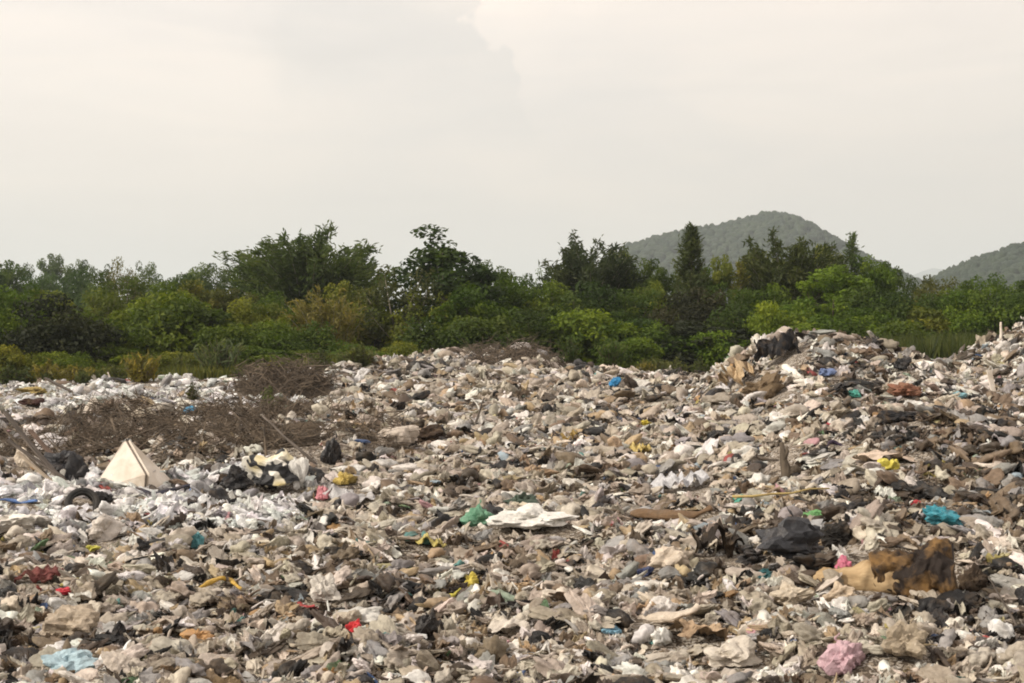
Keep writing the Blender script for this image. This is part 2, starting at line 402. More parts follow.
def box(c, size, rot=None, bend=0.0, nseg=6):
    """board: subdivided box along x, slightly bent"""
    xs_ = np.linspace(-.5, .5, nseg + 1); V, F = [], []
    for x in xs_:
        for (y, z) in ((-.5, -.5), (.5, -.5), (.5, .5), (-.5, .5)):
            V.append((x * size[0], y * size[1], z * size[2] + bend * (x * x * 4 - 1)))
    for k in range(nseg):
        for s in range(4):
            a, b_ = k * 4 + s, k * 4 + (s + 1) % 4
            F += [(a, b_, b_ + 4), (a, b_ + 4, a + 4)]
    e = nseg * 4
    F += [(0, 2, 1), (0, 3, 2), (e, e + 1, e + 2), (e, e + 2, e + 3)]
    V = np.array(V)
    if rot is not None: V = V @ np.array(rot).T
    return V + np.array(c), np.array(F)

CLEAR = []          # photo area of each thing that must not be covered by litter lying in front of it
# ------------------------------------------------------------------ vegetation
def leaves(C, Nn, size, r, aspect=.55, droop=0.0, T=None):
    """diamond shaped leaf quads at C facing Nn"""
    n = len(C)
    if T is None:
        T = r.normal(0, 1, (n, 3)); T[:, 2] -= droop
    Nn = Nn / (np.linalg.norm(Nn, axis=1, keepdims=True) + 1e-9)
    T = T - (T * Nn).sum(1, keepdims=True) * Nn
    T /= np.linalg.norm(T, axis=1, keepdims=True) + 1e-9
    Bn = np.cross(Nn, T)
    s = np.broadcast_to(size, (n,))[:, None] * r.uniform(.7, 1.3, (n, 1))
    bendv = Nn * s * .12
    V = np.stack([C - T * s * .5 - bendv, C + Bn * s * aspect * .5, C + T * s * .5 - bendv, C - Bn * s * aspect * .5], 1).reshape(-1, 3)
    return V, np.arange(n * 4).reshape(n, 4)
def unit(v): return v / (np.linalg.norm(v, axis=-1, keepdims=True) + 1e-9)

def broadleaf(seed, Hh=6.0, Wd=5.0, base=.12, clumps=46, per=230, leaf=.26, crad=(.10, .20), open_=0.0, trunk_r=.12, bark=None, lean=0.0, cone=0.0):
    r = np.random.default_rng(seed)
    cz = Hh * (base + 1) / 2; rz = Hh * (1 - base) / 2
    d = unit(r.normal(0, 1, (clumps, 3))); rad = r.uniform(.35, 1, clumps) ** .6
    C = d * rad[:, None] * np.array([Wd / 2, Wd / 2, rz]); 
    C *= (1 + .22 * np.sin(np.arctan2(d[:, 1], d[:, 0]) * 3 + r.uniform(0, 6)))[:, None] * .86
    C[:, 2] += cz; C[:, 0] += lean * C[:, 2]
    C[:, :2] *= (1 - cone * np.clip((C[:, 2] / Hh - .4) / .6, 0, 1))[:, None]
    cr = r.uniform(*crad, clumps) * Wd
    V, Qs, tone, n = [], [], [], 0
    for c, k in zip(C, cr):
        m_ = int(per * (k / (Wd * .15)) ** 2)
        dd = unit(r.normal(0, 1, (m_, 3))); q = r.uniform(.15, 1, m_) ** .5
        P = c + dd * (q * k)[:, None] * np.array([1.1, 1.1, .72])
        nr = dd * .5 + r.normal(0, .5, (m_, 3)) + np.array([-.1, 0, .6])
        lv, lq = leaves(P, nr, leaf, r)
        V.append(lv); Qs.append(lq + n); n += len(lv)
        t = np.clip(.42 + .22 * r.normal() + r.normal(0, .14, m_), 0, 1)
        tone.append(np.repeat(t, 4))
    crown = mesh_np('crown', np.concatenate(V), None, M_LEAF, False, {'tone': np.concatenate(tone)}, np.concatenate(Qs))
    mb = MB()
    fork = np.array([lean * Hh * .4, 0, Hh * (.22 + .25 * base)])
    mb.add(*tube([(0, 0, -.4), (0, 0, Hh * .08), fork * .6 + np.array([0.04, .03, 0]), fork], [trunk_r * 1.25, trunk_r, trunk_r * .85, trunk_r * .7], 8))
    for c in C[r.permutation(clumps)[:max(10, clumps // 3)]]:
        mid = fork * .45 + c * .55 + r.normal(0, .12, 3); mid[2] = max(mid[2], fork[2])
        mb.add(*tube([fork, mid, c], [trunk_r * .5, trunk_r * .28, trunk_r * .09], 5))
    tr = mesh_np('trunk', np.concatenate(mb.V), np.concatenate(mb.F), bark or M_BARK, True)
    return tr, crown

def feathery(seed, Hh=7.0, Wd=2.6, n_br=150, leaf=.34, per=46, power=1.0, trunk_r=.10, base=.10, droop=.2):
    """columnar fine leaved tree: ascending branches with narrow needles"""
    r = np.random.default_rng(seed); mb = MB(); V, Qs, tone, n = [], [], [], 0
    mb.add(*tube([(0, 0, -.4), (.05, 0, Hh * .35), (-.04, .05, Hh * .7), (0, 0, Hh * .97)], [trunk_r * 1.2, trunk_r, trunk_r * .55, .01], 7))
    for i in range(n_br):
        t = base + (1 - base) * (i + r.uniform()) / n_br
        wid = Wd / 2 * (1 - t) ** power * (.55 + .75 * r.uniform()) * min(1, (t + .12) / .3) + .12
        az = r.uniform(0, 2 * math.pi)
        p0 = np.array([0, 0, t * Hh * .96]); tip = p0 + np.array([math.cos(az) * wid, math.sin(az) * wid, wid * r.uniform(.35, 1.1) + .1])
        midp = (p0 + tip) / 2 + np.array([0, 0, -.06 * wid])
        mb.add(*tube([p0, midp, tip], [trunk_r * .22, trunk_r * .14, .008], 4, False))
        k = int(per * (.5 + wid / (Wd / 2)))
        u = r.uniform(.25, 1.05, k)
        P = p0 + (tip - p0) * u[:, None] + r.normal(0, .13, (k, 3))
        T = (tip - p0) / wid + r.normal(0, .55, (k, 3)) - np.array([0, 0, droop])
        lv, lq = leaves(P, r.normal(0, 1, (k, 3)) + np.array([0, 0, .5]), leaf, r, .22, 0, T)
        V.append(lv); Qs.append(lq + n); n += len(lv)
        tone.append(np.repeat(np.clip(.42 + .16 * r.normal() + r.normal(0, .12, k), 0, 1), 4))
    return (mesh_np('trunk', np.concatenate(mb.V), np.concatenate(mb.F), M_BARK, True),
            mesh_np('crown', np.concatenate(V), None, M_LEAF, False, {'tone': np.concatenate(tone)}, np.concatenate(Qs)))

def bamboo(seed, Hh=7.0, spread=3.4, culms=46, leaf=.42, per=150, r0=.03):
    r = np.random.default_rng(seed); mb = MB(); V, Qs, tone, n = [], [], [], 0
    for i in range(culms):
        az = r.uniform(0, 2 * math.pi); out = spread * r.uniform(.1, 1) ** .8; hh = Hh * r.uniform(.68, 1.0) * (1 - .22 * out / spread)
        b0 = np.array([math.cos(az), math.sin(az), 0]) * r.uniform(0, .7)
        tt = np.linspace(0, 1, 9)
        pts = b0 + np.stack([math.cos(az) * out * tt ** 2, math.sin(az) * out * tt ** 2, hh * (tt * 1.12 - .12 * tt ** 4)], 1)
        mb.add(*tube(pts, np.linspace(r0, .006, 9), 5, False))
        u = r.uniform(.22, 1.0, per) ** .8
        P = np.stack([np.interp(u, tt, pts[:, k]) for k in range(3)], 1) + r.normal(0, 1, (per, 3)) * (.10 + .22 * np.sin(u * 3.1))[:, None]
        T = r.normal(0, .38, (per, 3)) + np.stack([math.cos(az) * 2 * u * out / hh, math.sin(az) * 2 * u * out / hh, .9 - .5 * u], 1)
        lv, lq = leaves(P, r.normal(0, .8, (per, 3)) + np.array([-.3, -.5, .4]), leaf * .95, r, .24, 0, T)
        V.append(lv); Qs.append(lq + n); n += len(lv)
        tone.append(np.repeat(np.clip(.42 + .17 * r.normal() + r.normal(0, .12, per), 0, 1), 4))
    return (mesh_np('stems', np.concatenate(mb.V), np.concatenate(mb.F), M_PALEBARK, True),
            mesh_np('foliage', np.concatenate(V), None, M_LEAF, False, {'tone': np.concatenate(tone)}, np.concatenate(Qs)))

def weed(seed, Hh=1.2, Wd=1.4, stems=60, per=10, leaf=.22):
    r = np.random.default_rng(seed); mb = MB(); V, Qs, tone, n = [], [], [], 0
    for i in range(stems):
        az = r.uniform(0, 6.28); o_ = Wd / 2 * r.uniform(.05, 1); hh = Hh * r.uniform(.5, 1) * (1 - .35 * o_ / (Wd / 2))
        tt = np.linspace(0, 1, 4)
        pts = np.stack([math.cos(az) * o_ * (.3 + .7 * tt), math.sin(az) * o_ * (.3 + .7 * tt), hh * tt - .05], 1)
        mb.add(*tube(pts, np.linspace(.012, .004, 4), 3, False))
        u = r.uniform(.15, 1, per)
        P = np.stack([np.interp(u, tt, pts[:, k]) for k in range(3)], 1) + r.normal(0, .05, (per, 3))
        T = r.normal(0, .5, (per, 3)) + np.array([math.cos(az) * .6, math.sin(az) * .6, .8])
        lv, lq = leaves(P, r.normal(0, 1, (per, 3)), leaf, r, .3, 0, T)
        V.append(lv); Qs.append(lq + n); n += len(lv)
        tone.append(np.repeat(np.clip(.5 + .2 * r.normal() + r.normal(0, .1, per), 0, 1), 4))
    return (mesh_np('stems', np.concatenate(mb.V), np.concatenate(mb.F), M_TWIG, True),
            mesh_np('foliage', np.concatenate(V), None, M_LEAF, False, {'tone': np.concatenate(tone)}, np.concatenate(Qs)))

PROTO = {
    'bush_a': (broadleaf(21, 4.6, 6.0, -.05, 60, 170, .27), 4.6, 6.0),
    'bush_b': (broadleaf(22, 4.2, 5.2, -.05, 50, 190, .30), 4.2, 5.2),
    'bush_c': (broadleaf(23, 5.2, 5.0, -.02, 54, 170, .24), 5.2, 5.0),
    'bush_d': (broadleaf(24, 3.4, 5.6, -.08, 54, 160, .25), 3.4, 5.6),
    'tree_a': (broadleaf(25, 7.0, 5.4, .18, 56, 160, .27, (.09, .17)), 7.0, 5.4),
    'tree_b': (broadleaf(26, 7.0, 4.6, .22, 44, 150, .28, (.09, .18)), 7.0, 4.6),
    'tree_c': (broadleaf(27, 6.4, 6.4, .15, 66, 150, .26, (.08, .15)), 6.4, 6.4),
    'open': (broadleaf(36, 9.0, 6.2, .12, 62, 170, .30, (.075, .135), trunk_r=.13, bark=M_PALEBARK, cone=.72), 9.0, 6.2),
    'pale': (broadleaf(29, 5.4, 5.6, .05, 60, 110, .22, (.08, .14), trunk_r=.10, bark=M_PALEBARK), 5.4, 5.6),
    'column': (feathery(31, 8.0, 3.4), 8.0, 3.4),
    'column_b': (feathery(32, 7.0, 4.4, 130, .36, 46, .8), 7.0, 4.4),
    'spire': (feathery(33, 8.5, 1.9, 80, .36, 22, .7, .08), 8.5, 1.9),
    'bamboo': (bamboo(41, 7.0, 3.4, 90, .36, 250), 7.0, 6.4),
    'bamboo_b': (bamboo(42, 7.0, 2.6, 56, .36, 230), 7.0, 4.8),
    'canes': (bamboo(43, 3.6, 1.5, 40, .30, 70, .02), 3.6, 3.2),
}
NAMES = {'bush': 'bush', 'tree': 'broadleaf_tree', 'open': 'broadleaf_tree', 'pale': 'broadleaf_tree', 'column': 'casuarina_tree', 'spire': 'casuarina_tree', 'bamboo': 'bamboo_clump', 'canes': 'cane_clump'}
PARTN = {'bamboo': ('stems', 'foliage'), 'canes': ('stems', 'foliage')}
DARK, MID, LIME, OLIVE, BLUE, DRY, BRONZE = (.058, .090, .012), (.084, .128, .014), (.108, .150, .016), (.122, .140, .020), (.070, .106, .030), (.17, .155, .045), (.10, .105, .022)
EXT = {}
def extent(me):
    if me.name not in EXT:
        v = np.zeros(len(me.vertices) * 3, np.float32); me.vertices.foreach_get('co', v); v = v.reshape(-1, 3)
        EXT[me.name] = (float(np.percentile(v[:, 2], 99.6)), float(np.percentile(v[:, :2], 98.5) - np.percentile(v[:, :2], 1.5)))
    return EXT[me.name]
TREES = []          # (object, word, px, py)
def plant(key, px, ytop, D, wpx, col, word, label=None, group='trees and bushes along the landfill edge', ybot=None):
    (tr, cr) = PROTO[key][0]; hh, ww = extent(cr)
    x = (px - 512) / FPX * D
    z0 = float(height(x, D))
    H_ = H_CAM + (HORIZON - ytop) / FPX * D - z0
    sz = H_ / hh; sxy = (wpx / FPX * D) / ww
    stem_ = key.split('_')[0]
    o_ = empty(NAMES[stem_], (x, D, z0 - .05), RNG.uniform(0, 6.28), (sxy, sxy, sz))
    pn = PARTN.get(stem_, ('trunk', 'crown'))
    t_ = link(pn[0], tr, o_); c_ = link(pn[1], cr, o_)
    v = RNG.uniform(.82, 1.2)
    tint(c_, tuple(a * v * RNG.uniform(.93, 1.07) for a in col))
    cat = {'bush': 'bush', 'bamboo_clump': 'bamboo', 'cane_clump': 'canes'}.get(NAMES[stem_], 'tree')
    tag(o_, label, cat, group if not label else None)
    if not label: TREES.append((o_, word, px, (ytop + HORIZON) / 2))
    return o_
LM_TREES = []
def plant_lm(key, px, ytop, D, wpx, col, label, short):
    LM_TREES.append((short, px, (ytop + 320) / 2)); return plant(key, px, ytop, D, wpx, col, None, label)
# distinct trees
plant_lm('bamboo', 310, 236, 112, 122, BLUE, 'tall dark feathery bamboo clump rising above the bushes', 'tall dark bamboo clump')
plant_lm('open', 447, 228, 92, 108, (.045, .068, .02), 'tallest open-crowned tree with ragged leafy top and pale stems', 'tall open-crowned tree')
plant_lm('canes', 330, 291, 86, 66, DRY, 'yellowed dry cane clump standing before the dark bamboo', 'yellowed cane clump')
plant_lm('column', 691, 226, 100, 44, (.055, .068, .022), 'pointed columnar casuarina tree standing below the hazy hill slope', 'pointed columnar tree')
plant_lm('spire', 852, 233, 108, 24, BLUE, 'thin spire-like tree with wispy tip beside the hill foot', 'thin spire tree')
plant_lm('bamboo_b', 790, 240, 106, 92, (.055, .07, .022), 'broad olive feathery bamboo clump in front of the hill', 'broad olive bamboo clump')
plant_lm('bamboo_b', 592, 242, 112, 82, (.05, .06, .026), 'dull olive feathery clump left of the hazy hill', 'dull olive feathery clump')
plant_lm('tree_b', 832, 266, 92, 70, LIME, 'bright lime-green tree in front of the olive bamboo', 'bright lime tree')
plant_lm('pale', 398, 268, 89, 96, (.062, .07, .022), 'olive-grey tree with several pale bare stems', 'pale-stemmed tree')
# back rows
for px, yt, D, w, col, word, key in [
    (-20, 262, 150, 60, BLUE, 'hazy dark', 'tree_a'), (6, 261, 170, 40, BLUE, 'hazy dark', 'tree_b'), (26, 265, 240, 30, BLUE, 'hazy dark', 'tree_c'), (52, 255, 300, 26, BLUE, 'hazy dark', 'tree_b'),
    (76, 261, 300, 24, BLUE, 'hazy dark', 'tree_a'), (98, 266, 260, 40, BLUE, 'hazy dark', 'tree_c'), (122, 259, 220, 34, BRONZE, 'hazy bronze', 'pale'), (146, 263, 240, 28, BLUE, 'hazy dark', 'tree_c'),
    (170, 276, 200, 42, BLUE, 'hazy dark', 'tree_c'), (200, 264, 190, 36, BLUE, 'hazy dark', 'tree_a'), (226, 267, 190, 38, BLUE, 'hazy dark', 'tree_c'), (252, 262, 130, 44, MID, 'mid green', 'tree_b'),
    (362, 262, 125, 34, BLUE, 'dark', 'tree_c'), (38, 273, 190, 50, BLUE, 'hazy dark', 'tree_c'), (85, 273, 190, 54, BLUE, 'hazy dark', 'bush_a'), (190, 277, 150, 56, BLUE, 'hazy dark', 'bush_a'), (492, 262, 118, 44, DARK, 'dark', 'tree_a'), (522, 275, 135, 46, DARK, 'dark', 'tree_c'),
    (546, 270, 150, 34, BLUE, 'hazy dark', 'pale'), (564, 262, 125, 34, OLIVE, 'olive', 'pale'), (616, 250, 118, 34, OLIVE, 'olive', 'tree_b'), (640, 260, 112, 40, DARK, 'dark', 'tree_a'), (664, 268, 108, 38, DARK, 'dark', 'tree_b'),
    (722, 256, 104, 30, OLIVE, 'olive', 'tree_b'), (740, 262, 103, 24, OLIVE, 'olive', 'spire'), (708, 268, 104, 40, MID, 'mid green', 'tree_b'), (768, 254, 110, 44, OLIVE, 'olive', 'tree_a'), (822, 246, 112, 44, OLIVE, 'olive', 'tree_a'),
    (872, 257, 108, 48, MID, 'mid green', 'tree_a'), (888, 262, 112, 30, DARK, 'dark', 'tree_b'), (912, 280, 125, 44, DARK, 'dark', 'bush_a'), (936, 277, 120, 56, BRONZE, 'dull bronze', 'tree_c'),
    (966, 282, 115, 48, MID, 'mid green', 'tree_a'), (992, 275, 112, 52, MID, 'mid green', 'tree_c'), (1020, 281, 115, 48, DARK, 'dark', 'tree_b'), (1052, 276, 115, 60, MID, 'mid green', 'tree_a')]:
    plant(key, px, yt, D, w, col, word)
# front rows of bushes
for px, yt, D, w, col, word, key in [
    (-30, 285, 78, 90, MID, 'mid green', 'bush_c'), (14, 285, 80, 70, MID, 'mid green', 'tree_c'), (64, 297, 76, 96, (.028, .034, .014), 'dark brownish', 'bush_a'), (38, 290, 92, 70, OLIVE, 'olive', 'tree_b'), (104, 291, 95, 60, OLIVE, 'olive', 'tree_c'),
    (120, 275, 100, 78, (.06, .088, .016), 'yellow-green', 'tree_c'), (150, 296, 80, 110, MID, 'mid green', 'bush_d'), (165, 284, 94, 84, LIME, 'yellow-green', 'bush_a'), (196, 281, 98, 60, BRONZE, 'bronze-green', 'tree_a'), (206, 304, 80, 84, DARK, 'dark', 'bush_b'),
    (232, 289, 92, 48, (.075, .09, .022), 'yellow-green', 'tree_b'), (250, 300, 84, 66, OLIVE, 'olive', 'bush_c'), (272, 292, 96, 58, MID, 'mid green', 'tree_c'), (290, 322, 79, 90, DARK, 'dark', 'bush_d'), (246, 326, 78, 80, DARK, 'dark', 'bush_d'),
    (352, 284, 98, 58, OLIVE, 'olive', 'bush_c'), (372, 300, 90, 60, OLIVE, 'olive', 'bush_b'), (425, 292, 88, 74, OLIVE, 'olive', 'pale'), (470, 285, 88, 76, MID, 'mid green', 'bush_c'), (450, 318, 85, 90, DARK, 'dark', 'bush_d'),
    (505, 278, 96, 74, MID, 'mid green', 'tree_c'), (518, 310, 85, 90, DARK, 'dark', 'bush_a'), (545, 283, 95, 76, MID, 'mid green', 'bush_c'), (582, 284, 94, 84, (.045, .075, .014), 'bright green', 'bush_a'), (600, 312, 86, 96, MID, 'mid green', 'bush_d'),
    (565, 318, 86, 80, DARK, 'dark', 'bush_b'), (630, 290, 94, 74, DARK, 'dark', 'tree_c'), (655, 284, 97, 56, OLIVE, 'olive', 'bush_c'), (650, 320, 86, 90, DARK, 'dark', 'bush_a'), (632, 338, 83, 66, MID, 'mid green', 'bush_d'),
    (690, 290, 92, 78, (.042, .046, .02), 'bronze-green', 'bush_c'), (700, 322, 85, 90, (.028, .034, .014), 'dark brownish', 'bush_b'), (728, 288, 96, 70, DARK, 'dark', 'tree_c'), (745, 306, 88, 90, DARK, 'dark', 'bush_a'), (730, 332, 84, 66, MID, 'mid green', 'bush_d'),
    (768, 286, 98, 60, MID, 'mid green', 'bush_c'), (778, 304, 86, 66, LIME, 'bright lime', 'bush_d'), (800, 300, 92, 60, MID, 'mid green', 'bush_b'), (815, 318, 84, 96, MID, 'mid green', 'bush_a'), (860, 282, 98, 54, MID, 'mid green', 'bush_c'),
    (878, 288, 88, 70, (.055, .09, .016), 'bright green', 'bush_c'), (855, 310, 84, 84, MID, 'mid green', 'bush_a'), (905, 302, 92, 66, OLIVE, 'olive', 'bush_b'), (890, 322, 82, 90, DARK, 'dark', 'bush_d'), (935, 296, 102, 70, DARK, 'dark', 'bush_a'),
    (20, 346, 73, 60, OLIVE, 'low olive', 'bush_d'), (70, 352, 72, 56, MID, 'low green', 'bush_d'), (112, 344, 75, 50, MID, 'low green', 'bush_b'), (160, 352, 73, 64, OLIVE, 'low olive', 'bush_d'), (256, 346, 74, 60, MID, 'low green', 'bush_b'), (310, 350, 75, 56, DARK, 'low dark', 'bush_d'), (360, 344, 78, 50, MID, 'low green', 'bush_b'), (395, 342, 80, 40, OLIVE, 'low olive', 'bush_d'), (962, 293, 100, 66, MID, 'mid green', 'bush_a'), (1000, 290, 100, 70, MID, 'mid green', 'bush_c'), (1040, 292, 100, 76, DARK, 'dark', 'bush_b'), (1085, 288, 95, 84, MID, 'mid green', 'bush_a')]:
    plant(key, px, yt, D, w, col, word)

def reeds(name, label, x0, x1, y0, y1, n, hh, cols, seed):
    """dense tall grass, one uncountable mass"""
    r = np.random.default_rng(seed)
    x = r.uniform(x0, x1, n); y = r.uniform(y0, y1, n)
    z = height(x, y); h_ = hh * r.uniform(.55, 1.0, n) * (.75 + .5 * vnoise(x * .35, y * .35, 6))
    az = r.uniform(0, 6.28, n); ln = r.uniform(.05, .35, n) * h_; w = r.uniform(.02, .045, n) * (1.5 if hh > 1 else 1)
    a = r.uniform(0, 6.28, n); wx, wy = np.cos(a) * w, np.sin(a) * w
    b0 = np.stack([x, y, z - .05], 1); d = np.stack([np.cos(az) * ln, np.sin(az) * ln, h_], 1); wv = np.stack([wx, wy, 0 * wx], 1)
    m1 = b0 + d * np.array([.35, .35, .6])
    Vv = np.stack([b0 - wv, b0 + wv, m1 + wv * .8, m1 - wv * .8, b0 + d], 1).reshape(-1, 3)
    k = np.arange(n)[:, None] * 5
    Qv = k + np.array([[0, 1, 2, 3]]); Tv = k + np.array([[3, 2, 4]])
    tone = np.repeat(np.clip(.5 + .25 * r.normal(0, 1, n) + .5 * (vnoise(x * .5, y * .5, 8) - .5), 0, 1), 5)
    o_ = link(name, mesh_np(name, Vv, Tv, M_LEAF, False, {'tone': tone}, Qv))
    tint(o_, cols); tag(o_, label, 'grass', kind='stuff'); return o_
reeds('tall_grass', 'dense dark green tall grass behind the high rubbish heap', 17, 52, 66, 92, 60000, 2.35, (.048, .062, .016), 71)
reeds('weeds', 'yellow-green weeds fringing the far edge of the rubbish', -36, -9, 69, 82, 30000, 1.0, (.085, .095, .024), 72)

# young plants on the rubbish
WEED = [(weed(51, 1.2, 1.5), 1.2), (weed(52, 1.3, 1.2, 46), 1.3)]
for i, (px, py, hpx, col, lab) in enumerate([
    (222, 377, 36, (.09, .115, .05), 'grey-green feathery shrub standing alone at the rubbish edge'),
    (270, 412, 22, (.09, .12, .045), 'low grey-green weed growing below the dark brushwood mound'),
    (140, 382, 28, (.16, .14, .03), 'yellowish weed tuft at the foot of the dark bushes'),
    (192, 400, 15, (.06, .065, .025), 'dull green weed above the blue plastic scrap'),
    (84, 384, 13, (.08, .10, .03), 'small weed beside the far pale board'),
    (570, 362, 22, (.05, .08, .02), 'green weed at the centre edge of the rubbish'),
    (610, 364, 24, (.06, .095, .02), 'bright leafy weed at the foot of the dark bushes')]):
    p = at_ground(px, py, 72.0); (a_, b_), hh = WEED[i % 2]
    hpx *= 1.35; s = hpx / FPX * p.y / hh; CLEAR.append((px, py - hpx * .5, hpx * .5, hpx * .55, p.y))
    o_ = empty('weed_plant', p, i * 1.3, s); link('stems', a_, o_); tint(link('foliage', b_, o_), col)
    tag(o_, lab, 'plant', 'weeds growing on the rubbish')

WEEDS = []
rw = np.random.default_rng(90)
for i in range(34):
    px = rw.uniform(-10, 372) if i < 26 else rw.uniform(560, 720); D = rw.uniform(68, 76) if i < 26 else rw.uniform(78, 81)
    x = (px - 512) / FPX * D; z = float(height(x, D)); (a_, b_), hh = WEED[i % 2]; hgt = rw.uniform(.7, 1.7)
    o_ = empty('weed_plant', (x, D, z - .05), rw.uniform(0, 6.28), (hgt / hh * rw.uniform(.9, 1.6),) * 2 + (hgt / hh,))
    k = i % 3; c_ = [(.09, .105, .03), (.15, .135, .03), (.06, .08, .022)][k]
    link('stems', a_, o_); tint(link('foliage', b_, o_), c_); tag(o_, None, 'plant', 'weeds along the far rubbish edge')
    WEEDS.append((o_, ['green', 'yellowish', 'dark green'][k] + ' weed tuft', px, HORIZON + FPX * (H_CAM - z) / D))

# ------------------------------------------------------------------ crumpled plastic shapes
def folds(p, r, k=7, f0=.7, f1=3.2, amp=.5):
    w = p + .18 * np.sin(p[:, [1, 2, 0]] * r.uniform(1.5, 3.5, 3) + r.uniform(0, 6, 3))
    d = np.zeros(len(p))
    for i in range(k):
        f = f0 * (f1 / f0) ** (i / max(1, k - 1)); n = unit(r.normal(0, 1, 3))
        d += amp * (.75 / (f + .5)) * (np.abs(((w @ n) * f + r.uniform()) % 1 * 2 - 1) - .5)
    return d
TUBE_LOD = {3: (28, 14), 2: (14, 7), 1: (7, 4), 0: (5, 3)}
GRID_LOD = {3: 28, 2: 12, 1: 6, 0: 4}
def shape(style, seed, lod):
    """unit-sized crumpled things, about 2 units wide; the seed fixes the form, lod the mesh density"""
    r = np.random.default_rng(seed)
    if style in ('puffy', 'flat'):
        B, F = ICO[lod + 1]
        p = B.copy()
        low = .16 * np.sin(p * r.uniform(1, 2.4, 3) + r.uniform(0, 6, 3)).sum(1)
        q = folds(p, r, 10 if lod > 1 else 6, .7, 4.8, .62)
        ears = r.integers(1, 4); rad = 1 + low + q
        p = p * np.clip(rad, .35, 1.8)[:, None]
        for e in range(ears):
            az = r.uniform(0, 6.28); dv = np.array([math.cos(az), math.sin(az), r.uniform(-.1, .6)])
            p = p + dv * (np.maximum(0, unit(p) @ unit(dv) - .72) * r.uniform(.8, 2.4))[:, None]
        p = p * np.array([1, r.uniform(.6, .95), r.uniform(.5, .75) if style == 'puffy' else r.uniform(.24, .42)])
        p[:, 2] = np.where(p[:, 2] < -.18, -.18 + (p[:, 2] + .18) * .4, p[:, 2]) + .12
        return p, F
    if style == 'sheet':
        n = GRID_LOD[lod]; t = np.linspace(-1, 1, n); Xg, Yg = np.meshgrid(t, t)
        p = np.stack([Xg.ravel(), Yg.ravel(), 0 * Xg.ravel()], 1)
        an = np.arctan2(p[:, 1], p[:, 0]); sc = 1 + .2 * np.sin(an * 2 + r.uniform(0, 6)) + .14 * np.sin(an * 5 + r.uniform(0, 6)) + .08 * np.sin(an * 9 + r.uniform(0, 6))
        p[:, :2] *= (sc * .85)[:, None] * np.array([1, r.uniform(.24, .85)])
        z = folds(p * np.array([1, 1, 1]), r, 9 if lod > 1 else 5, .6, 4.6, .95) + .30 - .32 * (p[:, 0] ** 2 + p[:, 1] ** 2)
        p[:, 2] = z; p[:, 0] += .25 * folds(p, r, 4, 1, 3, .6); p[:, 1] += .25 * folds(p, r, 4, 1, 3, .6)
        i = np.arange(n * n).reshape(n, n); a, b_, c, d = i[:-1, :-1].ravel(), i[:-1, 1:].ravel(), i[1:, 1:].ravel(), i[1:, :-1].ravel()
        return p, np.concatenate([np.stack([a, b_, c], 1), np.stack([a, c, d], 1)])
    n, sd = TUBE_LOD[lod]; t = np.linspace(0, 1, n)
    pts = np.stack([2.0 * (t - .5), .45 * np.sin(t * r.uniform(2, 6) + r.uniform(0, 6)), .12 + .16 * np.sin(t * r.uniform(3, 7) + r.uniform(0, 6))], 1)
    rad = .05 + .14 * r.uniform(.35, 1.1) * np.abs(np.sin(t * 3.14 * r.uniform(.8, 1.4))) * (1 + .4 * np.sin(t * 9 + r.uniform(0, 6)))
    V, F = tube(pts, rad, sd)
    V = V + .12 * np.stack([folds(V, r, 5, 1, 4, .8), folds(V, r, 5, 1, 4, .8), folds(V, r, 5, 1, 4, .8)], 1)
    V[:, 2] *= .8
    return V, F
STYLES = [('puffy', 100 + i) for i in range(9)] + [('flat', 200 + i) for i in range(9)] + [('sheet', 300 + i) for i in range(14)] + [('twist', 400 + i) for i in range(7)]
SHAPES = {(k, lod): shape(*STYLES[k], lod) for k in range(len(STYLES)) for lod in (0, 1, 2, 3)}
PROTO_ME = {}
def proto_mesh(k, mat, name):
    key = (k, mat.name)
    if key not in PROTO_ME:
        PROTO_ME[key] = mesh_np(name, *SHAPES[(k, 3)], mat, STYLES[k][0] in ('puffy', 'twist'))
    return PROTO_ME[key]

# ------------------------------------------------------------------ things one can point at
LM = []             # (short phrase, px, py)
def lump(name, label, short, cat, px, py, wpx, hpx, col, style='puffy', seed=1, rz=0.0, mat=None, tilt=0.0, knot=False, dpx=.75, sink=.06):
    """one crumpled thing whose foot shows at (px, py), wpx wide and hpx tall in the photo"""
    p = at_ground(px, py); m_ = p.y / FPX
    V_, F_ = shape(style, seed, 3)
    c, s = math.cos(rz), math.sin(rz)
    V_ = V_ @ np.array([[c, -s, 0], [s, c, 0], [0, 0, 1]]).T
    V_ = V_ - (V_.max(0) + V_.min(0)) / 2
    ext = V_.max(0) - V_.min(0)
    V_ = V_ / ext * np.array([wpx * m_, wpx * m_ * dpx, hpx * m_])
    V_[:, 2] += hpx * m_ * (.5 - sink)
    y = p.y + wpx * m_ * dpx * .3
    z = float(height(p.x, y))
    body = mesh_np(name, V_, F_, mat or M_CLEAN, False)
    if knot:
        o_ = empty(name, (p.x, y, z)); b_ = tint(link('bag_body', body, o_), col)
        Vk, Fk = shape('twist', seed + 5, 2)
        Vk = Vk[:, [1, 2, 0]] * hpx * m_ * .16; kx = V_[V_[:, 2].argmax()]
        Vk = Vk + kx + np.array([0, 0, hpx * m_ * .05])
        tint(link('knot', mesh_np('knot', Vk, Fk, mat or M_CLEAN, False), o_), [min(1, q * 1.1) for q in col])
    else:
        o_ = link(name, body, None, (p.x, y, z)); tint(o_, col)
    o_.rotation_euler = (0, tilt, 0)
    tag(o_, label, cat)
    if short: LM.append((short, px, py - hpx / 2))
    CLEAR.append((px, py - hpx * .5, wpx * .5, hpx * .55, y))
    return o_
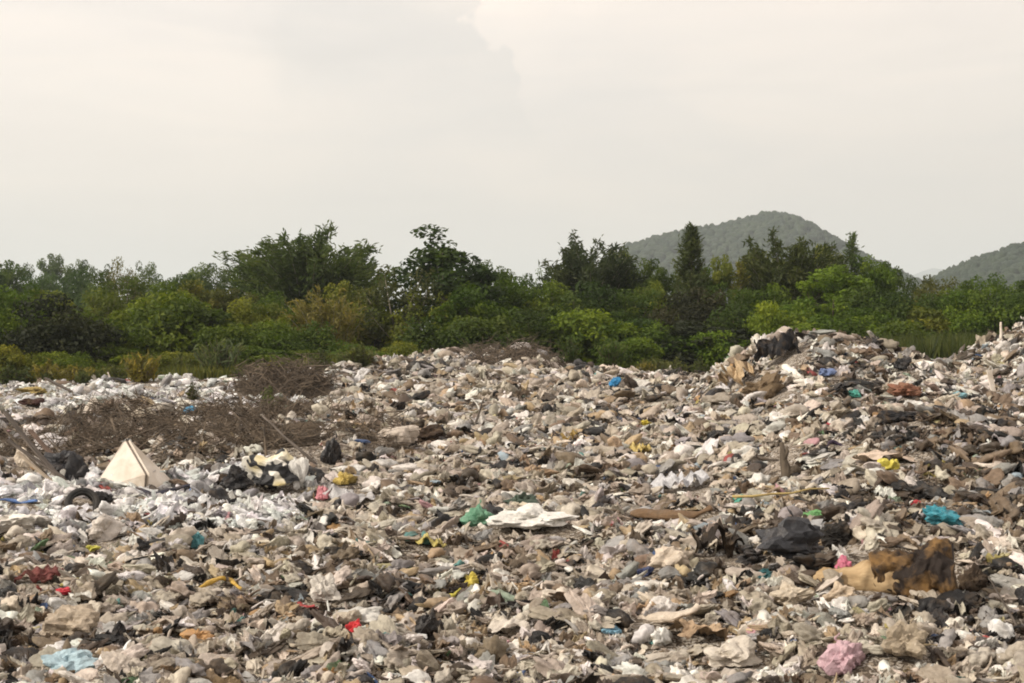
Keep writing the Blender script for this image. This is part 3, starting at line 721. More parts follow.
WHITE, CREAM, BEIGE, GREY, BLACK = (.74, .72, .68), (.66, .59, .48), (.45, .375, .29), (.42, .42, .42), (.018, .018, .02)
for a in [
    ('plastic_bag', 'green knotted plastic bag beside the long white bag', 'green knotted bag', 'bag', 478, 526, 38, 24, (.13, .30, .19), 'puffy', 3, .3, None, 0, True),
    ('plastic_bag', 'long bright white plastic bag lying beside the green bag', 'long white bag', 'bag', 533, 536, 96, 25, (.80, .78, .73), 'flat', 5, .2, None, 0, False),
    ('plastic_bag', 'dark green plastic bag just behind the long white bag', 'dark green bag', 'bag', 521, 509, 38, 17, (.055, .085, .06), 'puffy', 8, .7, None, 0, False),
    ('plastic_sack', 'big pale sack lying at the right end of the brushwood', 'big pale sack', 'sack', 393, 451, 54, 24, (.60, .52, .44), 'puffy', 12, .0, None, -.1, False),
    ('plastic_ball', 'pink ball-like bag in front of the patched bundle', 'pink ball', 'ball', 322, 502, 15, 16, (.70, .28, .32), 'puffy', 14, .0, None, 0, False),
    ('tarpaulin', 'grey crumpled tarpaulin beside the pink ball', 'grey tarpaulin', 'tarpaulin', 352, 507, 62, 20, (.46, .45, .45), 'sheet', 15, .1, None, 0, False),
    ('rag', 'yellow torn rag lying in front of the green bag', 'yellow torn rag', 'rag', 430, 552, 34, 18, (.52, .44, .14), 'sheet', 16, .1, None, 0, False),
    ('plastic_wrapper', 'bright yellow wrapper below the yellow torn rag', 'bright yellow wrapper', 'wrapper', 470, 592, 18, 18, (.66, .54, .10), 'flat', 18, .1, None, 0, False),
    ('plastic_wrapper', 'lemon yellow twisted wrapper beside the bright yellow wrapper', 'lemon twisted wrapper', 'wrapper', 444, 604, 34, 10, (.62, .55, .08), 'twist', 17, .2, None, 0, False),
    ('plastic_bag', 'bright red plastic bag lying in the foreground rubbish', 'bright red bag', 'bag', 353, 638, 20, 19, (.72, .05, .06), 'puffy', 20, .4, None, 0, False),
    ('rag', 'dull red rag behind the bright red bag', 'dull red rag', 'rag', 308, 614, 26, 10, (.48, .07, .07), 'sheet', 21, .1, None, 0, False),
    ('plastic_sheet', 'pale blue plastic sheet crumpled in the foreground', 'pale blue sheet', 'sheet', 68, 677, 66, 27, (.42, .56, .62), 'flat', 23, .1, None, 0, False),
    ('plastic_sack', 'large beige sack behind the pale blue sheet', 'large beige sack', 'sack', 66, 638, 60, 32, (.44, .36, .27), 'puffy', 25, .0, None, 0, False),
    ('plastic_bag', 'white crumpled bag standing upright behind the red bag', 'upright white bag', 'bag', 325, 606, 34, 30, (.62, .58, .52), 'puffy', 27, .2, None, 0, False),
    ('plastic_scrap', 'bright blue scrap far out at the centre of the rubbish', 'bright blue scrap', 'scrap', 615, 388, 13, 11, (.03, .24, .50), 'puffy', 28, .2, None, 0, False),
    ('plastic_scrap', 'bright blue plastic scrap on the pale rubbish before the brushwood', 'blue scrap before the brushwood', 'scrap', 190, 416, 17, 11, (.06, .28, .48), 'flat', 29, .2, None, 0, False),
    ('plastic_bag', 'white bag wrapped behind the blue scrap', 'white wrapped bag', 'bag', 184, 409, 20, 9, (.74, .70, .62), 'flat', 30, .2, None, 0, False),
    ('plastic_bag', 'round white bag at the brushwood edge below the blue scrap', 'round white bag', 'bag', 171, 441, 18, 13, WHITE, 'puffy', 31, .2, None, 0, False),
    ('plastic_bag', 'small tan bag sitting in the brushwood', 'small tan bag', 'bag', 178, 460, 10, 11, (.58, .46, .36), 'puffy', 32, .2, None, 0, False),
    ('rag', 'ochre yellow rag in the middle of the rubbish', 'ochre rag', 'rag', 572, 441, 24, 13, (.42, .29, .08), 'sheet', 33, .2, None, 0, False),
    ('plastic_wrapper', 'small yellow wrapper right of the ochre rag', 'small yellow wrapper', 'wrapper', 645, 426, 15, 7, (.62, .50, .05), 'flat', 34, .2, None, 0, False),
    ('rag', 'pale yellow rag below the small yellow wrapper', 'pale yellow rag', 'rag', 640, 455, 26, 12, (.58, .46, .17), 'sheet', 35, .2, None, 0, False),
    ('plastic_sheet', 'pale grey plastic sheet draped before the high heap', 'pale grey sheet', 'sheet', 682, 494, 62, 24, (.56, .56, .58), 'sheet', 36, .1, None, -.1, False),
    ('plastic_scrap', 'small teal scrap at the foot of the right heap', 'small teal scrap', 'scrap', 741, 503, 16, 9, (.10, .36, .28), 'flat', 37, .2, None, 0, False),
    ('plastic_bag', 'rounded pale bag in front of the dark film tangle', 'rounded pale bag', 'bag', 672, 572, 48, 24, (.60, .51, .41), 'puffy', 38, .2, None, 0, False),
    ('cloth', 'white cloth lying in the foreground centre', 'white cloth', 'cloth', 512, 640, 50, 19, (.66, .60, .52), 'sheet', 39, .2, None, 0, False),
    ('plastic_film', 'pink film standing beside the peeled log', 'pink film', 'film', 842, 582, 19, 27, (.52, .14, .22), 'flat', 40, 1.3, None, .3, False),
    ('plastic_bag', 'teal bag pinned above the charred log', 'teal bag', 'bag', 942, 530, 46, 22, (.05, .27, .34), 'flat', 41, .3, None, .35, False),
    ('rag', 'small red rag above the charred log', 'small red rag', 'rag', 918, 511, 14, 11, (.5, .05, .06), 'flat', 42, .3, None, 0, False),
    ('plastic_wrapper', 'lemon wrappers crushed under the beige blanket', 'lemon wrapper', 'wrapper', 890, 472, 24, 12, (.66, .58, .10), 'puffy', 43, .3, None, 0, False),
    ('blanket', 'beige blanket draped along the slope of the right heap', 'beige blanket', 'blanket', 893, 465, 80, 15, (.56, .45, .36), 'sheet', 44, .1, M_CLOTH, .12, False),
    ('plastic_scrap', 'small bright red scrap on the right heap', 'small red scrap', 'scrap', 828, 431, 10, 9, (.70, .08, .12), 'puffy', 45, .1, None, 0, False),
    ('plastic_bag', 'pink and white plastic bag at the bottom of the foreground', 'pink and white bag', 'bag', 845, 679, 54, 35, (.56, .38, .42), 'flat', 46, .4, None, 0, True),
    ('plastic_sack', 'see-through beige sack right of the pink bag', 'beige clear sack', 'sack', 905, 664, 52, 38, (.40, .33, .24), 'puffy', 47, .2, None, .1, True),
    ('plastic_bag', 'cream bag beside the peeled log end', 'cream bag', 'bag', 843, 608, 40, 26, (.56, .45, .33), 'flat', 48, .2, None, 0, False),
    ('plastic_bag', 'pale crushed bag left of the cream bag', 'pale crushed bag', 'bag', 793, 610, 50, 24, (.58, .50, .39), 'flat', 49, .2, None, 0, False),
    ('plastic_wrapper', 'orange-yellow wrapper in the left foreground', 'orange-yellow wrapper', 'wrapper', 222, 593, 46, 12, (.60, .38, .07), 'twist', 50, .1, None, 0, False),
    ('rag', 'dark red rag in the left foreground', 'dark red rag', 'rag', 38, 584, 46, 17, (.16, .055, .05), 'sheet', 51, .1, M_CLOTH, 0, False),
    ('plastic_wrapper', 'small red wrapper in front of the dark red rag', 'small red wrapper', 'wrapper', 63, 595, 17, 8, (.60, .05, .07), 'flat', 52, .1, None, 0, False),
    ('plastic_wrapper', 'yellow-green wrapper above the dark red rag', 'yellow-green wrapper', 'wrapper', 92, 553, 16, 8, (.55, .52, .10), 'flat', 53, .1, None, 0, False),
    ('plastic_scrap', 'turquoise scrap standing on the left rubbish', 'turquoise scrap', 'scrap', 197, 549, 14, 18, (.14, .38, .42), 'flat', 54, 1.2, None, 0, False),
    ('cloth', 'white pointed cloth hanging on the left rubbish', 'white pointed cloth', 'cloth', 103, 545, 36, 30, (.64, .58, .52), 'flat', 55, .7, None, 0, False),
    ('mattress_cover', 'wide white mattress cover at the left edge', 'wide white cover', 'cover', 18, 529, 60, 18, (.70, .66, .60), 'flat', 56, .1, M_CLOTH, 0, False),
    ('clothing', 'dark blue and black clothes on the white rubbish ridge', 'dark clothes', 'clothes', 160, 495, 56, 9, (.035, .035, .05), 'twist', 57, .1, M_CLOTH, 0, False),
    ('plastic_bag', 'shiny black bag standing upright in the brushwood', 'upright black bag', 'bag', 327, 466, 20, 30, BLACK, 'flat', 58, 1.2, None, .35, True),
    ('rag', 'dark brown rag heap right of the big pale sack', 'dark brown rag', 'rag', 430, 445, 38, 20, (.04, .026, .018), 'puffy', 59, .2, M_CLOTH, 0, False),
    ('rag', 'yellow frayed rag under the upright black bag', 'yellow frayed rag', 'rag', 345, 486, 26, 14, (.50, .38, .12), 'flat', 60, .2, M_CLOTH, 0, False),
    ('plastic_bag', 'charcoal bag with black foot in the centre foreground', 'charcoal bag', 'bag', 428, 640, 30, 30, (.022, .02, .02), 'flat', 61, 1.0, None, .1, False),
    ('rubbish_sack', 'dark grey rubbish sack in the hollow left of the charred log', 'dark rubbish sack', 'sack', 792, 560, 74, 44, (.045, .046, .052), 'puffy', 62, .2, M_CLEAN, 0, True),
    ('plastic_film', 'black tangled film beside the dark rubbish sack', 'black film tangle', 'film', 722, 562, 58, 42, (.03, .024, .02), 'sheet', 63, .2, M_CLOTH, 0, False),
    ('plastic_scrap', 'bright green scrap on top of the dark rubbish sack', 'bright green scrap', 'scrap', 815, 522, 24, 12, (.14, .34, .12), 'flat', 64, .2, None, 0, False),
    ('rag', 'long brown matted rag above the rounded pale bag', 'brown matted rag', 'rag', 676, 526, 80, 20, (.15, .095, .055), 'twist', 65, -.1, M_CLOTH, -.25, False),
    ('tarpaulin', 'black tarpaulin hung over the top of the high heap', 'black tarpaulin', 'tarpaulin', 781, 364, 54, 34, (.026, .026, .028), 'sheet', 66, .1, M_CLOTH, 0, False),
    ('cloth', 'tan cloth draped down the face of the high heap', 'tan cloth', 'cloth', 744, 388, 38, 32, (.50, .38, .24), 'sheet', 67, .1, M_CLOTH, -.5, False),
    ('carpet', 'rust brown crumpled carpet on the high heap', 'rust brown carpet', 'carpet', 908, 400, 36, 15, (.24, .115, .075), 'flat', 68, .1, M_CLOTH, 0, False),
    ('plastic_scrap', 'green-blue scrap on the face of the high heap', 'green-blue scrap', 'scrap', 855, 399, 14, 9, (.10, .42, .34), 'flat', 69, .1, None, 0, False),
    ('plastic_scrap', 'faded blue scrap on the high heap', 'faded blue scrap', 'scrap', 828, 378, 18, 8, (.16, .22, .40), 'flat', 70, .1, None, 0, False),
    ('plastic_scrap', 'pale turquoise scrap right of the rust brown carpet', 'pale turquoise scrap', 'scrap', 962, 399, 15, 8, (.25, .45, .50), 'flat', 71, .1, None, 0, False),
    ('plastic_bag', 'black bag on the crest of the high heap', 'black bag on the crest', 'bag', 904, 372, 20, 14, BLACK, 'puffy', 72, .1, None, 0, False),
    ('plastic_bag', 'white bag hanging on the near heap crest', 'white bag on the crest', 'bag', 912, 413, 26, 14, (.72, .70, .66), 'puffy', 73, .1, None, 0, False),
    ('rag', 'black rag on the near heap crest beside the white bag', 'black rag on the crest', 'rag', 900, 425, 38, 16, (.02, .02, .022), 'flat', 74, .1, M_CLOTH, 0, False),
    ('rag', 'long black rag lying behind the grey sheet', 'long black rag', 'rag', 662, 405, 36, 9, (.03, .026, .024), 'twist', 75, .1, M_CLOTH, 0, False),
    ('plastic_scrap', 'orange peeled scrap in the left foreground', 'orange scrap', 'scrap', 195, 645, 34, 14, (.52, .30, .13), 'flat', 76, .1, None, 0, False),
    ('plastic_film', 'dark teal film right of the rounded pale bag', 'dark teal film', 'film', 768, 580, 26, 11, (.02, .10, .11), 'flat', 77, .1, None, 0, False),
    ('plastic_scrap', 'sky blue scrap at the centre foreground', 'sky blue scrap', 'scrap', 612, 638, 22, 9, (.22, .42, .55), 'flat', 78, .1, None, 0, False),
    ('plastic_scrap', 'small navy blue scrap left of the rounded pale bag', 'navy scrap', 'scrap', 646, 578, 18, 11, (.05, .07, .16), 'flat', 79, .1, None, 0, False),
    ('plastic_film', 'long cream film strip in the foreground right of the white cloth', 'cream film strip', 'film', 664, 634, 80, 16, (.62, .53, .43), 'twist', 80, .25, None, -.25, False),
    ('cardboard', 'tan torn cardboard in the foreground below the cream strip', 'tan torn cardboard', 'cardboard', 700, 650, 70, 24, (.40, .29, .19), 'sheet', 81, .2, M_CLOTH, .1, False),
    ('plastic_bag', 'light crumpled film bag at the bottom foreground', 'light film bag', 'bag', 735, 676, 60, 30, (.62, .56, .48), 'flat', 82, .2, None, 0, False),
    ('plastic_scrap', 'blue strip of plastic at the left frame edge', 'blue plastic strip', 'scrap', 18, 508, 40, 7, (.10, .20, .46), 'twist', 83, .1, None, 0, False),
    ('plastic_film', 'torn black film lying left of the dark rubbish sack', 'torn black film', 'film', 752, 566, 34, 16, (.024, .022, .022), 'flat', 96, .2, None, 0, False),
    ('plastic_film', 'crumpled black film right of the dark rubbish sack', 'black film beside the rubbish sack', 'film', 838, 550, 36, 30, (.026, .024, .022), 'flat', 97, .5, M_CLOTH, 0, False),
    ('rag', 'dark brown rag at the right side of the charred log', 'dark rag beside the charred log', 'rag', 978, 596, 40, 30, (.05, .036, .026), 'flat', 98, .5, M_CLOTH, 0, False),
    ('plastic_film', 'grey-brown film draped on the left peak of the high heap', 'film on the heap peak', 'film', 768, 400, 46, 28, (.16, .115, .07), 'flat', 99, .5, M_CLOTH, -.3, False),
    ('rag', 'purple-black rag behind the beige blanket', 'purple-black rag', 'rag', 838, 449, 26, 8, (.04, .028, .05), 'twist', 84, .1, M_CLOTH, 0, False),
]:
    lump(*a)

# cream folded board, two faces of a tented panel with real thickness
p = at_ground(122, 486); m_ = p.y / FPX
def panel(corners, th=.03):
    c = np.array(corners, float); n = unit(np.cross(c[1] - c[0], c[2] - c[0]))
    V_ = np.vstack([c, c + n * th]); k = len(c); F_ = []
    for i in range(1, k - 1): F_ += [(0, i, i + 1), (k, k + i + 1, k + i)]
    for i in range(k):
        j = (i + 1) % k; F_ += [(i, k + i, k + j), (i, k + j, j)]
    return V_, np.array(F_)
o_ = empty('folded_board', p)
L_ = lambda x, y, z: (x * m_, y * m_, z * m_)
a, f_ = panel([L_(-30, 0, -5), L_(24, -6, -5), L_(25, -5, 12), L_(-3, 26, 43), L_(-5, 25, 42)]); link('front_face', mesh_np('front_face', a, f_, M_BOARD), o_)
a, f_ = panel([L_(26, -5, -5), L_(44, 26, -5), L_(40, 28, 4), L_(-1, 28, 43), L_(27, -4, 12)]); link('side_face', mesh_np('side_face', a, f_, M_BOARD), o_)
tag(o_, 'cream folded board standing up like a tent before the brushwood', 'board'); LM.append(('cream folded board', 118, 462))

# dark boards leaning at the left edge
def stick(name, label, cat, px0, py0, px1, py1, r_, mat, lift=0.0, dy=0.0, flat=None, short=None):
    """straight or slightly bent stick from a foot on the ground to a tip at the same depth (+dy metres)"""
    p0 = at_ground(px0, py0); d = ray(px1, py1); t_ = (p0.y + dy) / d[1]
    p1 = np.array([0, 0, H_CAM]) + d * t_
    v = p1 - np.array(p0); ln = float(np.linalg.norm(v))
    if flat:
        V_, F_ = box((ln * .45, 0, 0), (ln * 1.1, flat[0], flat[1]), None, ln * .015)
    else:
        rr = np.random.default_rng(int(px0 + py0)); tt = np.linspace(-.06, 1, 6)
        pts = np.stack([tt * ln, np.cumsum(rr.normal(0, .012, 6)) * ln, np.cumsum(rr.normal(0, .012, 6)) * ln], 1)
        V_, F_ = tube(pts, np.linspace(r_, r_ * .55, 6), 7)
    o_ = link(name, mesh_np(name, V_, F_, mat, not flat), None, p0 + Vector((0, 0, lift)))
    o_.rotation_euler = Vector(v).to_track_quat('X', 'Z').to_euler()
    tag(o_, label, cat)
    if short: LM.append((short, (px0 + px1) / 2, (py0 + py1) / 2))
    return o_
stick('wooden_board', 'long dark weathered board leaning up leftmost of the leaning boards', 'board', 62, 480, 5, 412, 0, M_WOOD, dy=.5, flat=(.09, .03), short='leaning dark board')
stick('wooden_board', 'dark thin board lying under the leaning board', 'board', 72, 482, 8, 440, 0, M_WOOD, dy=.2, flat=(.07, .03))
stick('wooden_board', 'short brown board end pressed beside the leaning board', 'board', 76, 478, 30, 430, 0, M_BROWNBOARD, dy=1.0, flat=(.09, .025))
stick('wooden_board', 'pale edged board low at the left of the leaning board', 'board', 58, 486, 18, 452, 0, M_PALEWOOD, dy=.0, flat=(.10, .025))
lump('plastic_bag', 'black bag hanging on the foot of the leaning boards', 'black bag under the boards', 'bag', 76, 484, 24, 32, (.025, .025, .028), 'puffy', 90, .2, None, 0, False)
lump('cloth', 'cream cloth corner caught under the leaning boards', 'cream cloth corner', 'cloth', 22, 468, 20, 22, (.62, .54, .44), 'flat', 91, .8, M_CLOTH, 0, False)
stick('wooden_pole', 'thin dark stick crossing the leaning boards', 'stick', 48, 478, 4, 428, .022, M_BARK, 0, .4)
stick('wooden_pole', 'thin dark stick propped at the right of the leaning boards', 'stick', 84, 476, 44, 434, .02, M_BARK, 0, .7)
lump('plastic_film', 'black torn film draped over the thin black tyre', 'film on the tyre', 'film', 98, 508, 26, 16, (.022, .022, .024), 'flat', 111, .3)
lump('plastic_film', 'shiny black film strip behind the black bag under the boards', None, 'film', 60, 474, 40, 26, (.03, .03, .034), 'flat', 112, .3)
stick('wooden_board', 'far pale grey plank at the left edge of the rubbish', 'plank', 78, 394, 45, 378, 0, M_WOOD, flat=(.30, .05), short='far pale plank')
stick('wooden_board', 'grey plank lying in the white rubbish before the brushwood', 'plank', 88, 424, 106, 412, 0, M_WOOD, dy=.6, flat=(.18, .03))
lump('rag', 'dull yellow rag under the far pale plank', None, 'rag', 30, 394, 32, 7, (.34, .26, .1), 'flat', 92, .1, M_CLOTH)
lump('plastic_scrap', 'blue scrap above the far pale plank', None, 'scrap', 28, 384, 14, 8, (.08, .13, .36), 'flat', 93, .1)
lump('rag', 'dark maroon rag in the white rubbish left of the brushwood', 'dark maroon rag', 'rag', 30, 408, 26, 8, (.05, .025, .022), 'flat', 94, .1, M_CLOTH)

# old tyre
p = at_ground(80, 514); rt = 17 / FPX * p.y
def lathe(prof, seg=40):
    prof = np.array(prof); k = len(prof); th = np.arange(seg) / seg * 2 * math.pi
    V_ = np.stack([prof[None, :, 0] * np.cos(th)[:, None], np.repeat(prof[None, :, 1], seg, 0), prof[None, :, 0] * np.sin(th)[:, None]], 2).reshape(-1, 3)
    i = np.arange(seg * k).reshape(seg, k); j = np.roll(i, -1, 0); i2, j2 = np.roll(i, -1, 1), np.roll(j, -1, 1)
    a, b_, c, d = i.ravel(), j.ravel(), j2.ravel(), i2.ravel()
    return V_, np.concatenate([np.stack([a, b_, c], 1), np.stack([a, c, d], 1)])
w_ = rt * .3
o_ = empty('tyre', (p.x, p.y + .1, p.z + rt * .52)); o_.rotation_euler = (math.radians(-30), math.radians(12), math.radians(14))
V_, F_ = lathe([(rt * .68, -w_), (rt * .90, -w_ * 1.05), (rt, -w_ * .6), (rt * 1.02, 0), (rt, w_ * .6), (rt * .90, w_ * 1.05), (rt * .68, w_), (rt * .72, w_ * .6), (rt * .74, 0), (rt * .72, -w_ * .6)])
link('tread_ring', mesh_np('tread_ring', V_, F_, M_RUBBER, True), o_)
V_, F_ = lathe([(rt * .58, -w_ * .8), (rt * .68, -w_ * .98), (rt * .68, -w_ * .70), (rt * .60, -w_ * .55)]); link('bead', mesh_np('bead', V_, F_, M_RUBBER, True), o_)
tag(o_, 'thin black tyre half buried in front of the leaning boards', 'tyre'); LM.append(('black tyre', 80, 496))

# black and white patched bundle
p = at_ground(274, 498); m_ = p.y / FPX
o_ = empty('patched_bundle', (p.x, p.y + .2, p.z))
V_, F_ = shape('puffy', 140, 3); V_ = V_ / (V_.max(0) - V_.min(0)) * np.array([66 * m_, 38 * m_, 42 * m_]); V_[:, 2] += 20 * m_
b_ = link('cover', mesh_np('cover', V_, F_, M_PATCH, False), o_)
V_, F_ = shape('flat', 143, 3); V_ = V_ / (V_.max(0) - V_.min(0)) * np.array([22 * m_, 16 * m_, 34 * m_]) + np.array([24 * m_, -6 * m_, 14 * m_])
tint(link('white_flap', mesh_np('white_flap', V_, F_, M_CLEAN, False), o_), WHITE)
tag(o_, 'black, white and yellow patched cloth bundle at the brushwood foot', 'bundle'); LM.append(('patched cloth bundle', 272, 480))
lump('plastic_bag', 'black bag pressed against the left side of the patched bundle', 'black bag beside the bundle', 'bag', 236, 492, 34, 26, BLACK, 'puffy', 95, .2)

# charred log with its peeled pale end
p = at_ground(905, 602); m_ = p.y / FPX
o_ = empty('tree_log', (p.x, p.y + .35, p.z + 17 * m_))
o_.rotation_euler = (0, math.radians(-7), math.radians(-16))
def log_mesh(x0, x1, r0, r1, seed, rough_, n=40, sd=36):
    r = np.random.default_rng(seed); t_ = np.linspace(0, 1, n)
    rad = np.interp(t_, [0, .15, .5, .85, 1], [r0 * .72, r0, (r0 + r1) / 2, r1, r1 * .86])
    V_, F_ = tube(np.stack([x0 + (x1 - x0) * t_, 0 * t_, 0 * t_], 1), rad, sd)
    q = V_ / max(r0, r1)
    V_ = V_ + unit(np.stack([0 * V_[:, 0], V_[:, 1], V_[:, 2]], 1)) * (folds(q, r, 9, .5, 5, rough_) * max(r0, r1))[:, None]
    V_[:, 0] += folds(q, r, 6, .8, 4, rough_ * .7) * max(r0, r1)
    return V_, F_
V_, F_ = log_mesh(-18 * m_, 60 * m_, 24 * m_, 35 * m_, 9, .34, 60, 48); link('charred_end', mesh_np('charred_end', V_, F_, M_CHAR, True), o_)
V_, F_ = log_mesh(-82 * m_, 6 * m_, 14 * m_, 21 * m_, 8, .2); link('peeled_end', mesh_np('peeled_end', V_, F_, M_PALELOG, True), o_)
tag(o_, 'thick orange-brown log with charred black butt and pale peeled end', 'log'); LM.append(('charred log', 915, 566))

# stump, poles and sticks
p = at_ground(788, 476); m_ = p.y / FPX
mb = MB(); mb.add(*tube([(0, 0, -.2), (-.04, 0, .12), (-.1, .02, .3), (-.14, 0, .62)], [.16, .12, .085, .04], 9)); mb.add(*tube([(0, 0, .05), (.2, 0, .12), (.36, 0, .02)], [.12, .09, .04], 7)); mb.add(*tube([(-.1, 0, .3), (-.02, 0, .45), (-.02, 0, .55)], [.07, .05, .02], 6))
o_ = mb.build('tree_stump', M_BARK); o_.location = p; o_.scale = (.7, .7, .85)
tag(o_, 'dark forked tree stump standing on the near heap', 'stump'); LM.append(('dark forked stump', 783, 462))
for a in [
    ('wooden_pole', 'long pale stick slanting over the brushwood', 'stick', 314, 464, 263, 416, .03, M_WOOD, 0, .6, None, 'long slanting stick'),
    ('wooden_pole', 'short pale stick upright at the brushwood foot', 'stick', 286, 470, 276, 452, .025, M_PALEWOOD, 0, .2),
    ('wooden_pole', 'tall brown stick upright in the brushwood', 'stick', 268, 462, 264, 424, .03, M_TWIG, 0, .2),
    ('wooden_pole', 'pale brown forked branch standing out of the central rubbish', 'branch', 474, 426, 484, 398, .04, M_WOOD, 0, .2, None, 'standing branch'),
    ('wooden_post', 'white thin post upright on the crest at the right edge', 'post', 1001, 340, 1001, 322, .06, M_BOARD, 0, 0, None, 'white crest post'),
    ('wooden_post', 'pale short post at the left foot of the right crest', 'post', 949, 356, 948, 340, .05, M_PALEWOOD, 0, 0),
    ('wooden_plank', 'pale plank leaning on the high heap right of the carpet', 'plank', 994, 392, 989, 370, 0, M_BOARD, 0, .2, (.18, .03), 'pale leaning plank'),
    ('wooden_pole', 'long pale pole lying along the high heap crest', 'pole', 948, 359, 990, 357, .05, M_PALEWOOD, .25, .1),
    ('bamboo_pole', 'yellowish thin pole lying across the dark rubbish sack', 'pole', 738, 530, 830, 522, .018, solid_material('yellow_cane', (.42, .32, .12), (.3, .22, .09), 4, .6), .42, .1, None, 'yellowish pole'),
    ('wooden_pole', 'white stick slanting up among the far rubbish', 'stick', 112, 384, 108, 372, .05, M_BOARD, 0, 0),
    ('wooden_pole', 'thin grey stick lying at the right frame edge', 'stick', 1018, 640, 985, 590, .012, M_WOOD, .1, .3),
]: stick(*a)
# scrap of white plastic caught on a stick above the heap
p = at_ground(866, 338); m_ = p.y / FPX
o_ = empty('stick_with_scrap', p); V_, F_ = tube([(0, 0, -.3), (.04, 0, .2), (.12, 0, .36)], [.02, .015, .01], 6); link('stick', mesh_np('stick', V_, F_, M_TWIG, True), o_)
V_, F_ = shape('puffy', 155, 2); V_ = V_ / (V_.max(0) - V_.min(0)) * np.array([10 * m_, 6 * m_, 6 * m_]) + np.array([.16, 0, .40]); tint(link('white_scrap', mesh_np('white_scrap', V_, F_, M_CLEAN), o_), (.85, .82, .76))
tag(o_, 'white plastic scrap caught on a stick above the high heap', 'stick'); LM.append(('white scrap on a stick', 870, 326))

# ------------------------------------------------------------------ brushwood
def brushwood(label, fn, n, seed, ln=(.4, 1.6), rr=(.006, .014), zup=.45):
    r = np.random.default_rng(seed); mb = MB()
    for i in range(n):
        x, y = fn(r); z = float(height(x, y)); l_ = r.uniform(*ln)
        az = r.uniform(0, 6.28); el = r.normal(.12, .35)
        d = np.array([math.cos(az) * math.cos(el), math.sin(az) * math.cos(el), math.sin(el)]); side = r.normal(0, .14, 3) * l_
        p0 = np.array([x, y, z + r.uniform(-.03, zup) * r.uniform()]) - d * l_ * .5; p0[2] = max(p0[2], z - .1)
        pts = [p0, p0 + d * l_ * .5 + side, p0 + d * l_]
        q = r.uniform(*rr) * (2.4 if r.uniform() < .025 else 1); mb.add(*tube(pts, [q, q * .8, q * .3], 3, False))
    o_ = mb.build('brushwood', M_TWIG, None, False); tag(o_, label, 'brushwood', kind='stuff'); return o_
def px_zone(px0, px1, D0, D1):
    def f(r):
        D = r.uniform(D0, D1); return (r.uniform(px0, px1) - 512) / FPX * D, D
    return f
def patchy(f):
    def g(r):
        while True:
            x, y = f(r)
            if vnoise(np.array(x * .9), np.array(y * .5), 31) > .38 + .25 * r.uniform() - .1: return x, y
    return g
brushwood('wide band of dry brown brushwood across the left rubbish', patchy(px_zone(60, 395, 25.5, 34)), 3900, 81, (.3, 1.5), (.004, .014), .32)
brushwood('dark rounded mound of dry brushwood behind the brushwood band', lambda r: ((lambda t, q: (-8.3 + 1.6 * q * math.cos(t), 52 + 2.4 * q * math.sin(t)))(r.uniform(0, 6.28), r.uniform(0, 1) ** .5)), 1300, 82, (.4, 1.4), (.01, .02), .95)
brushwood('dry brushwood on the far central ridge', px_zone(470, 556, 70, 76), 750, 83, (.6, 2.0), (.012, .026), .7)
brushwood('thin dry brushwood beside the leaning boards', px_zone(-20, 110, 26, 31), 800, 84)

# ------------------------------------------------------------------ scattered rubbish
PAL = [('grey-beige', (.455, .395, .322), 29), ('pale beige', (.62, .553, .465), 27), ('off-white', (.80, .77, .72), 18), ('grey', (.34, .325, .315), 9),
       ('tan', (.46, .345, .215), 7), ('brown', (.21, .155, .105), 6), ('dark brown', (.085, .064, .048), 5), ('black', (.020, .019, .019), 5)]
ACC = [('blue', (.11, .18, .36)), ('teal', (.13, .31, .29)), ('green', (.15, .25, .13)), ('yellow', (.52, .44, .15)), ('dull red', (.40, .09, .08)), ('pink', (.55, .32, .34)), ('orange', (.48, .29, .13)), ('light blue', (.42, .52, .59)), ('pale green', (.38, .47, .36)), ('yellowish', (.60, .54, .30))]
R2 = np.random.default_rng(2024)
def band(D0, D1, dens, s_med, s_sig):
    half = lambda D: .36 * D * 1.17 + 1.6
    area = .36 * 1.17 * (D1 ** 2 - D0 ** 2) + 3.2 * (D1 - D0)
    n = int(area * dens)
    D = np.sqrt(R2.uniform(D0 ** 2, D1 ** 2, int(n * 1.0))); x = R2.uniform(-1, 1, n) * half(D)
    return x, D, s_med * np.exp(R2.normal(0, s_sig, n))
bands = [(7.0, 14, 430, .039, .62), (14, 21, 320, .045, .60), (21, 33, 250, .053, .57), (33, 50, 120, .074, .53), (50, 80, 50, .112, .48)]
parts_ = [band(*b_) for b_ in bands]
X_ = np.concatenate([q[0] for q in parts_]); Y_ = np.concatenate([q[1] for q in parts_]); S_ = np.concatenate([q[2] for q in parts_])
bz = brush_zone(X_, Y_)
CLEAR += [(905, 572, 58, 26, 13.6), (118, 458, 32, 14, 24), (40, 446, 40, 34, 24), (270, 480, 34, 16, 22), (80, 496, 18, 17, 20), (785, 460, 14, 18, 24), (222, 358, 16, 14, 72), (285, 378, 46, 16, 56), (290, 440, 30, 28, 28)]
free = np.ones(len(X_), bool)
qx, qy = 512 + FPX * X_ / Y_, HORIZON + FPX * (H_CAM - height(X_, Y_) - S_ * .4) / Y_; qs = S_ * FPX / Y_
for (cx_, cy_, rx_, ry_, dd_) in CLEAR:
    free &= ~((np.abs(qx - cx_) < rx_ + qs * .35) & (np.abs(qy - cy_) < ry_ + qs * .2) & (Y_ < dd_ + rx_ * .6 * dd_ / FPX))
edge = sstep(81, 76, Y_ + (vnoise(X_ * .3, Y_ * .3, 12) - .5) * 7 - np.where(X_ < -10, -4.5, 0)) 
keep = free & (R2.uniform(size=len(X_)) > bz * .74) & (R2.uniform(size=len(X_)) < edge)
